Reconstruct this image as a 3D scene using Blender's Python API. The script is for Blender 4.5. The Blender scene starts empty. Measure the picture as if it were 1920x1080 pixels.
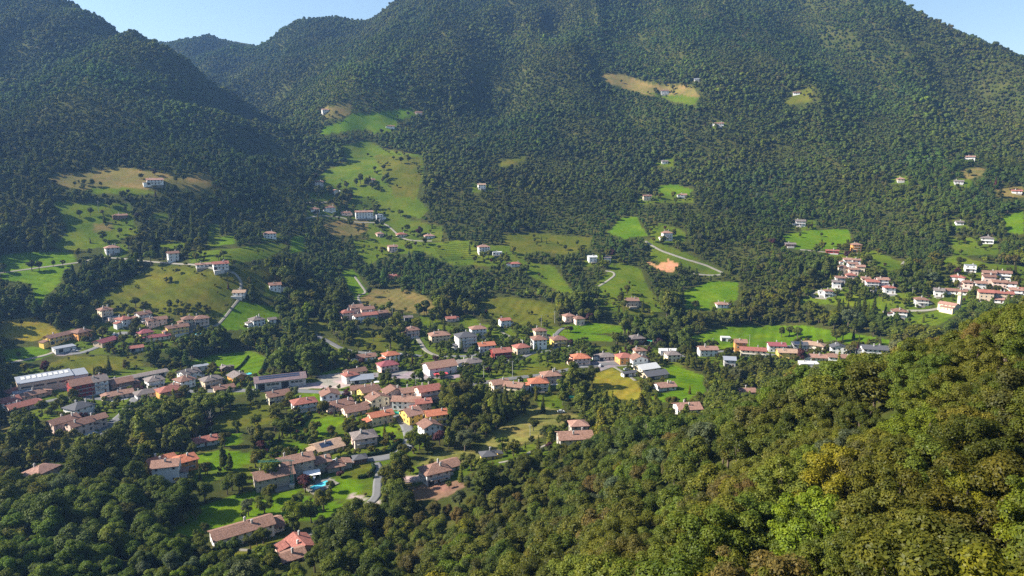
import bpy, bmesh, math, random
import numpy as np
from mathutils import Vector, Matrix

SC = bpy.context.scene
COL = SC.collection
R = math.radians
random.seed(7)
RNG = np.random.default_rng(11)

# ------------------------------------------------------------------ camera, sky, sun, exposure
CAMZ = 140.0            # metres above the valley floor
PITCH = R(10.0)
FPX = 1280.0            # focal length in pixels of the 1920 px wide photograph
cam = bpy.data.cameras.new('camera')
cam_o = bpy.data.objects.new('camera', cam)
COL.objects.link(cam_o)
cam.sensor_width = 36.0
cam.lens = 24.0
cam.clip_start = 0.5
cam.clip_end = 20000.0
cam_o.location = (0, 0, CAMZ)
cam_o.rotation_euler = (R(90) - PITCH, 0, 0)
SC.camera = cam_o

SUN_EL = 35.0
SUN_VEC = Vector((-0.998, -0.03, 0)).normalized() * math.cos(R(SUN_EL)) + Vector((0, 0, math.sin(R(SUN_EL))))
world = bpy.data.worlds.new('World')
SC.world = world
world.use_nodes = True
wn = world.node_tree
sky = wn.nodes.new('ShaderNodeTexSky')
sky.sky_type = 'NISHITA'
sky.sun_disc = False
sky.sun_elevation = R(SUN_EL)
sky.sun_rotation = math.atan2(SUN_VEC.x, SUN_VEC.y)
sky.altitude = 400
sky.air_density = 1.2
sky.dust_density = 0.8
sky.ozone_density = 2.0
wn.links.new(sky.outputs[0], wn.nodes['Background'].inputs[0])
wn.nodes['Background'].inputs[1].default_value = 0.064
sun_d = bpy.data.lights.new('sun', 'SUN')
sun_d.energy = 5.0
sun_d.angle = R(0.53)
sun_d.color = (1.0, 0.93, 0.82)
sun_o = bpy.data.objects.new('sun', sun_d)
COL.objects.link(sun_o)
sun_o.location = (-300, -100, 600)
sun_o.rotation_euler = (-SUN_VEC).to_track_quat('-Z', 'Y').to_euler()
SC.view_settings.view_transform = 'Standard'
SC.view_settings.look = 'None'
SC.view_settings.exposure = 1.5
SC.view_settings.gamma = 1.0
SC.view_settings.use_curve_mapping = False
cy = SC.cycles
cy.max_bounces = 5
cy.diffuse_bounces = 2
cy.glossy_bounces = 1
cy.transmission_bounces = 2
cy.volume_bounces = 0
cy.transparent_max_bounces = 4
cy.caustics_reflective = False
cy.caustics_refractive = False
cy.use_denoising = False
cy.sample_clamp_indirect = 4.0

# ------------------------------------------------------------------ pixel <-> place
HAZE = 0.00008
CP, SP = math.cos(PITCH), math.sin(PITCH)

def proj(x, y, z):
    dz = z - CAMZ
    d = y * CP - dz * SP
    u = y * SP + dz * CP
    d = np.where(d < 1.0, 1.0, d)
    return 960 + FPX * x / d, 540 - FPX * u / d, d

def pix_dir(px, py):
    u = (px - 960) / FPX
    v = (540 - py) / FPX
    yy = CP + v * SP
    return u / yy, (-SP + v * CP) / yy       # dx/dy, dz/dy

def vnoise(x, y, seed=0):
    xi = np.floor(x).astype(np.int64); yi = np.floor(y).astype(np.int64)
    xf = x - xi; yf = y - yi
    u = xf * xf * xf * (xf * (xf * 6 - 15) + 10); v = yf * yf * yf * (yf * (yf * 6 - 15) + 10)
    def h(a, b):
        n = (a * 374761393 + b * 668265263 + seed * 1442695041) & 0xffffffff
        n = ((n ^ (n >> 13)) * 1274126177) & 0xffffffff
        n = n ^ (n >> 16)
        return (n & 0xffff) / 32767.5 - 1.0
    return (h(xi, yi) * (1 - u) + h(xi + 1, yi) * u) * (1 - v) + (h(xi, yi + 1) * (1 - u) + h(xi + 1, yi + 1) * u) * v

def fbm(x, y, seed=0, octv=4):
    s = 0; a = 0.5
    for k in range(octv):
        s = s + a * vnoise(x * 2 ** k, y * 2 ** k, seed + k); a *= 0.5
    return s

# ------------------------------------------------------------------ terrain heights
# (pixel x, pixel y, metres ahead[, metres the ground lies under that point]): read from house sizes and slopes
CTRL = [
 (0,1080,200),(300,1080,205),(560,1080,200),(0,1000,240),(250,1000,243),(455,1005,245),(650,1000,245),
 (0,900,285),(320,900,285),(520,905,285),(700,900,288),(830,900,285),
 (0,820,335),(180,815,340),(380,830,332),(620,845,325),(690,830,332),(900,845,322),(1077,830,318),
 (0,760,385),(150,775,372),(330,745,402),(560,765,385),(720,785,365),(820,785,362),(980,775,375),(1150,770,380),(1290,778,350),
 (0,700,438),(100,715,425),(300,715,432),(520,715,430),(700,700,448),(830,695,448),(1030,715,425),(1245,730,410),(1350,720,425),
 (100,650,485),(250,635,500),(380,620,520),(500,610,540),(680,660,498),(820,635,530),(950,660,500),(1080,680,472),(1250,672,482),(1400,660,500),(1550,660,500),(1660,660,485),
 (60,590,520),(215,592,535),(330,590,535),(480,600,545),(690,590,580),(900,600,585),(1075,605,580),(1250,610,585),(1450,610,590),(1690,592,560),(1790,575,555),
 (0,520,570),(250,530,575),(420,502,585),(515,545,590),(620,530,650),(760,560,625),(960,560,640),(1180,572,620),(1350,570,625),(1560,555,610),(1650,545,605),(1860,552,570),
 (60,480,610),(210,468,630),(330,480,620),(450,470,635),(600,470,720),(780,470,750),(915,472,740),(1110,487,720),(1330,510,700),(1600,500,655),(1820,505,620),
 (100,400,670),(240,400,690),(420,400,740),(520,440,720),(620,395,830),(700,405,840),(800,443,790),(1000,445,790),(1250,447,760),(1480,460,730),(1605,470,715),(1850,455,690),
 (290,345,735),(120,330,735),(400,340,770),(600,345,910),(720,320,940),(900,352,900),(1220,373,880),(1500,420,800),(1800,345,830),(1900,360,790),
 (0,330,700),(0,250,830),(200,250,860),(380,290,850),(100,150,1030),(280,170,1020),(0,60,1220),(150,38,1290),(0,-40,1420),(130,12,1400),
 (205,66,1260),(265,92,1190),(330,146,1120),(430,228,980),(520,300,880),(480,340,840),
 (300,104,1850),(370,110,1900),(440,100,1950),(400,112,1750),(520,84,1900),(400,170,1560),(470,215,1330),(500,265,1120),(520,320,960),
 (590,44,1780),(560,100,1600),(500,160,1430),(670,42,1850),(660,90,1640),(740,25,1760),
 (800,3,1680),(700,110,1390),(640,170,1230),(590,215,1130),(545,270,1010),
 (735,240,1110),(612,210,1130),(785,213,1160),(1000,300,1010),(1000,200,1190),(1000,100,1390),(1000,0,1640),(1000,-80,1880),
 (1245,305,1000),(1245,173,1200),(1300,60,1460),(1300,-20,1680),(1300,-110,1950),(1490,176,1160),(1500,300,970),(1700,250,1020),(1688,338,870),(1650,100,1320),(1650,-5,1560),(1690,3,1600),
 (1740,28,1610),(1800,58,1600),(1860,86,1580),(1920,118,1560),(2050,170,1500),(2200,220,1450),(1818,300,900),(1900,200,1120),
 # the near spur, given at crown height: the ground is 9 m lower
 (1920,575,108,9),(1780,615,132,9),(1640,655,152,9),(1500,692,178,9),(1400,742,200,9),(1320,800,216,9),(1200,830,242,9),(1000,880,256,8),(820,935,256,6),
 (1000,1080,112,10),(1250,1080,72,10),(1500,1080,50,10),(1900,1080,42,10),(1800,800,76,10),(1500,850,122,10),(1250,950,132,10),(1000,975,190,9),(800,1080,166,9),(680,1010,225,5),
]
XYZ = [(0,0,-30),(60,0,-16),(150,40,-12),(150,150,-58),(250,210,-98),(330,330,-120),(-100,0,-85),(-100,100,-112),(-220,100,-132),(-220,0,-118),(60,-120,4),(-150,-120,-90),(250,-100,10),(280,80,-30),(400,200,-90),
       (420,420,-122),(520,480,-118),(600,560,-100),(-420,100,-134),(-520,300,-128),(-620,500,-95),(-700,650,-60),(-900,800,60),(-1100,1000,180),(-1200,1300,320),(-900,1700,190),(-700,1900,250),(-600,2100,320),(-1500,700,150),(-1500,1500,300),
       (800,700,-70),(1000,850,40),(1200,1000,70),(1500,1300,120),(1300,1600,170),(1500,1900,150),(900,2200,420),(300,2300,560),(-200,2500,480),(-700,2500,400),(1600,2500,180),(-1600,2500,350),(1700,700,100),(800,300,-60),(900,-100,0),(-700,-100,-120),(1700,-100,30),(-1700,-100,0),(-900,300,-90),(-1600,300,0)]
P = []
for c in CTRL:
    a, b = pix_dir(c[0], c[1])
    P.append((a * c[2], c[2], CAMZ + b * c[2] - (c[3] if len(c) > 3 else 0)))
P += [(x, y, CAMZ + z) for x, y, z in XYZ]
P = np.array(P, float)
S_ = 400.0
Q = P[:, :2] / S_
def phi(r2):
    return 0.5 * r2 * np.log(np.maximum(r2, 1e-12))
n_ = len(Q)
K = phi(((Q[:, None] - Q[None]) ** 2).sum(-1)) + np.eye(n_) * 6e-4
T = np.c_[np.ones(n_), Q]
A = np.block([[K, T], [T.T, np.zeros((3, 3))]])
W_ = np.linalg.solve(A, np.r_[P[:, 2], np.zeros(3)])
def rbf(x, y):
    out = np.empty(x.shape)
    xf, yf, of = x.ravel() / S_, y.ravel() / S_, out.ravel()
    for i in range(0, len(xf), 20000):
        a = xf[i:i + 20000]; b = yf[i:i + 20000]
        r2 = (a[:, None] - Q[None, :, 0]) ** 2 + (b[:, None] - Q[None, :, 1]) ** 2
        of[i:i + 20000] = phi(r2) @ W_[:n_] + W_[n_] + W_[n_ + 1] * a + W_[n_ + 2] * b
    return of.reshape(x.shape)

def steps(lo, hi, core_lo, core_hi, d, g, dmax):
    mid = list(np.arange(core_lo, core_hi + .01, d))
    s = d
    while mid[-1] < hi:
        s = min(s * g, dmax); mid.append(mid[-1] + s)
    s = d; left = []
    p = core_lo
    while p > lo:
        s = min(s * g, dmax); p -= s; left.append(p)
    return np.array(left[::-1] + mid)
GX = steps(-1700, 1750, -420, 500, 2.1, 1.03, 16)
GY = steps(-110, 2500, 230, 620, 2.1, 1.012, 13)
MX, MY = np.meshgrid(GX, GY)
HB = rbf(MX, MY)
ramp = np.clip((HB - 70) / 220, 0, 1); ramp = ramp * ramp * (3 - 2 * ramp)
far_ramp = ramp * np.clip((MY - 650) / 250, 0, 1)
gul = 1 - 2 * np.abs(fbm((MX + 60 * vnoise(MX / 300, MY / 300, 3)) / 190, MY / 520, 21, 3))
HG = HB + far_ramp * (gul * 40 - 17 + 16 * fbm(MX / 110, MY / 150, 31, 3)) + 1.6 * fbm(MX / 70, MY / 70, 5, 3) * np.clip((MY - 230) / 100, 0, 1)
HG = np.clip(HG, -12, 900)

def H(x, y):
    x = np.asarray(x, float); y = np.asarray(y, float)
    i = np.clip(np.searchsorted(GX, x) - 1, 0, len(GX) - 2)
    j = np.clip(np.searchsorted(GY, y) - 1, 0, len(GY) - 2)
    u = np.clip((x - GX[i]) / (GX[i + 1] - GX[i]), 0, 1)
    v = np.clip((y - GY[j]) / (GY[j + 1] - GY[j]), 0, 1)
    return (HG[j, i] * (1 - u) + HG[j, i + 1] * u) * (1 - v) + (HG[j + 1, i] * (1 - u) + HG[j + 1, i + 1] * u) * v

def hit(px, py, ymin=215.0):
    a, b = pix_dir(px, py)
    ys = np.arange(ymin, 2400, 1.0)
    below = H(a * ys, ys) > CAMZ + b * ys
    k = int(np.argmax(below)) if below.any() else len(ys) - 1
    y = ys[k]
    if k > 0:
        lo, hi = ys[k - 1], ys[k]
        for _ in range(8):
            m = (lo + hi) / 2
            if float(H(a * m, m)) > CAMZ + b * m: hi = m
            else: lo = m
        y = hi
    return a * y, y, float(H(a * y, y))

# ------------------------------------------------------------------ helpers for objects and materials
def link(o, parent=None):
    COL.objects.link(o)
    if parent is not None: o.parent = parent
    return o
def mesh_obj(name, me, parent=None, mats=()):
    for m in mats: me.materials.append(m)
    return link(bpy.data.objects.new(name, me), parent)
def tag(o, label=None, cat=None, group=None, kind=None):
    for k, v in (('label', label), ('category', cat), ('group', group), ('kind', kind)):
        if v: o[k] = v
    return o
def empty(name, loc, rz=0.0):
    o = link(bpy.data.objects.new(name, None)); o.location = loc; o.rotation_euler = (0, 0, rz)
    o.empty_display_size = 1.0
    return o
def pymesh(name, v, f, mi=None):
    me = bpy.data.meshes.new(name); me.from_pydata([tuple(p) for p in v], [], f)
    if mi is not None: me.polygons.foreach_set('material_index', mi)
    me.update(); return me
def npmesh(name, v, q, mi=None):
    """mesh from an (n,3) array of points and an (m,k) array of k-sided faces"""
    me = bpy.data.meshes.new(name); k = q.shape[1]
    me.vertices.add(len(v)); me.vertices.foreach_set('co', np.asarray(v, 'f').ravel())
    me.loops.add(q.size); me.loops.foreach_set('vertex_index', np.asarray(q, 'i').ravel())
    me.polygons.add(len(q)); me.polygons.foreach_set('loop_start', np.arange(0, q.size, k, dtype='i'))
    if mi is not None: me.polygons.foreach_set('material_index', np.asarray(mi, 'i'))
    me.update(calc_edges=True); return me
class MB:
    """collects boxes, tubes and prisms of one part"""
    def __init__(s): s.v = []; s.f = []; s.m = []
    def add(s, v, f, m=0):
        n = len(s.v); s.v += [tuple(p) for p in v]; s.f += [tuple(i + n for i in q) for q in f]; s.m += [m] * len(f); return s
    def box(s, x0, x1, y0, y1, z0, z1, m=0):
        return s.add([(x0,y0,z0),(x1,y0,z0),(x1,y1,z0),(x0,y1,z0),(x0,y0,z1),(x1,y0,z1),(x1,y1,z1),(x0,y1,z1)],
                     [(0,3,2,1),(4,5,6,7),(0,1,5,4),(1,2,6,5),(2,3,7,6),(3,0,4,7)], m)
    def tube(s, pts, rad, n=6, m=0):
        pts = [Vector(p) for p in pts]; rings = []
        for i, p in enumerate(pts):
            d = (pts[min(i + 1, len(pts) - 1)] - pts[max(i - 1, 0)]).normalized()
            a = d.orthogonal().normalized(); b = d.cross(a)
            r = rad[i] if isinstance(rad, (list, tuple)) else rad
            rings.append([p + a * (r * math.cos(2 * math.pi * k / n)) + b * (r * math.sin(2 * math.pi * k / n)) for k in range(n)])
        v = [q for ring in rings for q in ring]; f = []
        for i in range(len(pts) - 1):
            for k in range(n):
                f.append((i*n+k, i*n+(k+1)%n, (i+1)*n+(k+1)%n, (i+1)*n+k))
        f.append(tuple(range(n))[::-1]); f.append(tuple((len(pts)-1)*n + k for k in range(n)))
        return s.add(v, f, m)
    def mesh(s, name): return pymesh(name, s.v, s.f, s.m)
    def build(s, name, mats, parent=None): return mesh_obj(name, s.mesh(name), parent, mats if isinstance(mats, (list, tuple)) else [mats])

def nodes(name):
    m = bpy.data.materials.new(name); m.use_nodes = True
    nt = m.node_tree; return m, nt, nt.nodes['Principled BSDF']
def N(nt, kind, **kw):
    n = nt.nodes.new(kind)
    for k, v in kw.items(): setattr(n, k, v)
    return n
def mixrgb(nt, typ, fac, a, b):
    n = N(nt, 'ShaderNodeMix', data_type='RGBA', blend_type=typ)
    for sock, val in ((n.inputs['Factor'], fac), (n.inputs[6], a), (n.inputs[7], b)):
        if hasattr(val, 'is_output'): nt.links.new(val, sock)
        elif isinstance(val, (int, float)): sock.default_value = val if sock.type == 'VALUE' else (val, val, val, 1)
        else: sock.default_value = (*val, 1)
    return n.outputs[2]
def noise(nt, vec, scale, detail=3.0, rough=0.55):
    n = N(nt, 'ShaderNodeTexNoise'); n.inputs['Scale'].default_value = scale; n.inputs['Detail'].default_value = detail
    n.inputs['Roughness'].default_value = rough; nt.links.new(vec, n.inputs['Vector']); return n.outputs['Fac']
def ramp(nt, fac, stops):
    n = N(nt, 'ShaderNodeValToRGB'); e = n.color_ramp.elements
    while len(e) < len(stops): e.new(0.5)
    for el, (p, c) in zip(e, stops): el.position = p; el.color = (*c, 1) if isinstance(c, tuple) else (c, c, c, 1)
    nt.links.new(fac, n.inputs[0]); return n.outputs[0]

def surf_mat(name, rgb, vary=0.18, scale=0.6, rough=0.85, spec=0.2, streak=False, spots=None):
    m, nt, b = nodes(name)
    tc = N(nt, 'ShaderNodeTexCoord'); v = tc.outputs['Object']
    if streak:
        mp = N(nt, 'ShaderNodeMapping'); mp.inputs['Scale'].default_value = (1.0, 1.0, 0.22); nt.links.new(v, mp.inputs[0]); v = mp.outputs[0]
    oi = N(nt, 'ShaderNodeObjectInfo')
    ofs = N(nt, 'ShaderNodeVectorMath', operation='ADD'); nt.links.new(v, ofs.inputs[0])
    sc = N(nt, 'ShaderNodeVectorMath', operation='SCALE'); sc.inputs['Scale'].default_value = 50.0
    cb = N(nt, 'ShaderNodeCombineXYZ'); [nt.links.new(oi.outputs['Random'], cb.inputs[i]) for i in range(2)]
    nt.links.new(cb.outputs[0], sc.inputs[0]); nt.links.new(sc.outputs[0], ofs.inputs[1]); v = ofs.outputs[0]
    f = ramp(nt, noise(nt, v, scale, 6, 0.7), [(0.28, 1 - vary), (0.72, 1 + vary)])
    c = mixrgb(nt, 'MULTIPLY', 1.0, rgb, f)
    if spots:
        f2 = ramp(nt, noise(nt, v, scale * 3.1, 4, 0.75), [(0.45, 0.0), (0.62, 1.0)])
        c = mixrgb(nt, 'MIX', f2, c, spots)
    r2 = ramp(nt, oi.outputs['Random'], [(0.0, 0.88), (1.0, 1.1)])
    c = mixrgb(nt, 'MULTIPLY', 1.0, c, r2)
    nt.links.new(c, b.inputs['Base Color'])
    b.inputs['Roughness'].default_value = rough; b.inputs['Specular IOR Level'].default_value = spec
    bm = N(nt, 'ShaderNodeBump'); bm.inputs['Strength'].default_value = 0.25; bm.inputs['Distance'].default_value = 0.05
    nt.links.new(noise(nt, v, 6.0, 3), bm.inputs['Height']); nt.links.new(bm.outputs[0], b.inputs['Normal'])
    return m

WALLC = dict(w=(.68,.665,.63), c=(.66,.56,.40), y=(.68,.47,.12), o=(.58,.27,.08), p=(.62,.46,.38), g=(.46,.45,.43), s=(.36,.32,.265),
             r=(.26,.04,.035), b=(.52,.41,.29), m=(.58,.66,.66), n=(.17,.10,.07))
ROOFC = dict(B=(.130,.068,.048), K=(.110,.090,.082), R=(.185,.066,.048), O=(.26,.088,.046), S=(.195,.108,.08), M=(.15,.04,.045), G=(.075,.075,.082),
             L=(.20,.215,.245), T=(.235,.155,.105), P=(.165,.091,.064), V=(.105,.072,.074), W=(.45,.45,.44))
MAT = {}
for k, c in WALLC.items(): MAT['w' + k] = surf_mat('plaster_' + k, c, 0.10, 0.35, 0.9, 0.15, streak=True)
for k, c in ROOFC.items():
    met = k in 'LWG'
    MAT['r' + k] = surf_mat('roofing_' + k, c, 0.12 if met else 0.42, 0.7, 0.55 if k in 'L' else 0.85, 0.2, spots=None if met else tuple(min(1, q * 1.75 + .02) for q in c))
MAT['frame'] = surf_mat('window_frame', (.55,.52,.47), 0.1, 2, 0.6)
MAT['shutter'] = surf_mat('dark_shutter', (.09,.055,.035), 0.2, 3, 0.7)
MAT['door'] = surf_mat('door_wood', (.12,.07,.04), 0.2, 3, 0.7)
MAT['dark'] = surf_mat('dark_opening', (.03,.028,.026), 0.2, 1, 0.8)
MAT['metal'] = surf_mat('galvanised_metal', (.4,.41,.42), 0.12, 2, 0.45, 0.5)
MAT['concrete'] = surf_mat('concrete', (.42,.40,.37), 0.15, 1.2)
MAT['teal'] = surf_mat('teal_paint', (.05,.22,.2), 0.15, 2, 0.5)
MAT['wood'] = surf_mat('pole_wood', (.2,.16,.12), 0.2, 3)
MAT['cloth'] = surf_mat('white_canvas', (.75,.74,.72), 0.06, 1)
MAT['asphalt'] = surf_mat('asphalt', (.13,.129,.128), 0.14, 0.25, 0.9)
MAT['gravel'] = surf_mat('pale_gravel', (.20,.183,.15), 0.2, 0.4, 0.95)
MAT['bark'] = surf_mat('bark', (.11,.085,.06), 0.3, 2.5, 0.95)
MAT['palebark'] = surf_mat('pale_bark', (.42,.39,.34), 0.3, 2.5, 0.95)
MAT['tarp_green'] = surf_mat('green_tarpaulin', (.03,.30,.20), 0.1, 1, 0.6)
MAT['tarp_red'] = surf_mat('red_awning', (.45,.06,.07), 0.1, 1, 0.7)
def simple(name, rgb, rough, metal=0.0, spec=0.5):
    m, nt, b = nodes(name); b.inputs['Roughness'].default_value = rough; b.inputs['Metallic'].default_value = metal
    b.inputs['Specular IOR Level'].default_value = spec
    tc = N(nt, 'ShaderNodeTexCoord')
    f = ramp(nt, noise(nt, tc.outputs['Object'], 1.5, 3), [(0.3, 0.92), (0.7, 1.06)])
    nt.links.new(mixrgb(nt, 'MULTIPLY', 1.0, rgb, f), b.inputs['Base Color']); return m
MAT['glass'] = simple('window_glass', (.035,.04,.045), 0.12)
MAT['solar'] = simple('solar_cells', (.025,.035,.065), 0.18)
MAT['tyre'] = simple('tyre_rubber', (.02,.02,.02), 0.8)
MAT['pool'] = simple('pool_water', (.08,.48,.55), 0.08)
MAT['poolblue'] = simple('blue_pool_liner', (.03,.28,.62), 0.2)
for k, c in dict(white=(.75,.75,.74), silver=(.38,.39,.4), black=(.03,.03,.035), red=(.4,.03,.03), blue=(.04,.08,.2)).items():
    MAT['car_' + k] = simple('car_paint_' + k, c, 0.25)

# ------------------------------------------------------------------ land cover: what the photograph shows in each clearing
COVER = dict(G=(.066,.128,.004), g=(.066,.102,.007), O=(.071,.083,.009), D=(.122,.108,.032), Y=(.140,.135,.015), T=(.17,.11,.065), E=(.36,.215,.10),
             K=(.060,.092,.008), A=(.17,.166,.16), Q=(.28,.255,.215), F=(.042,.052,.012), S=(.122,.125,.032))
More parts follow.
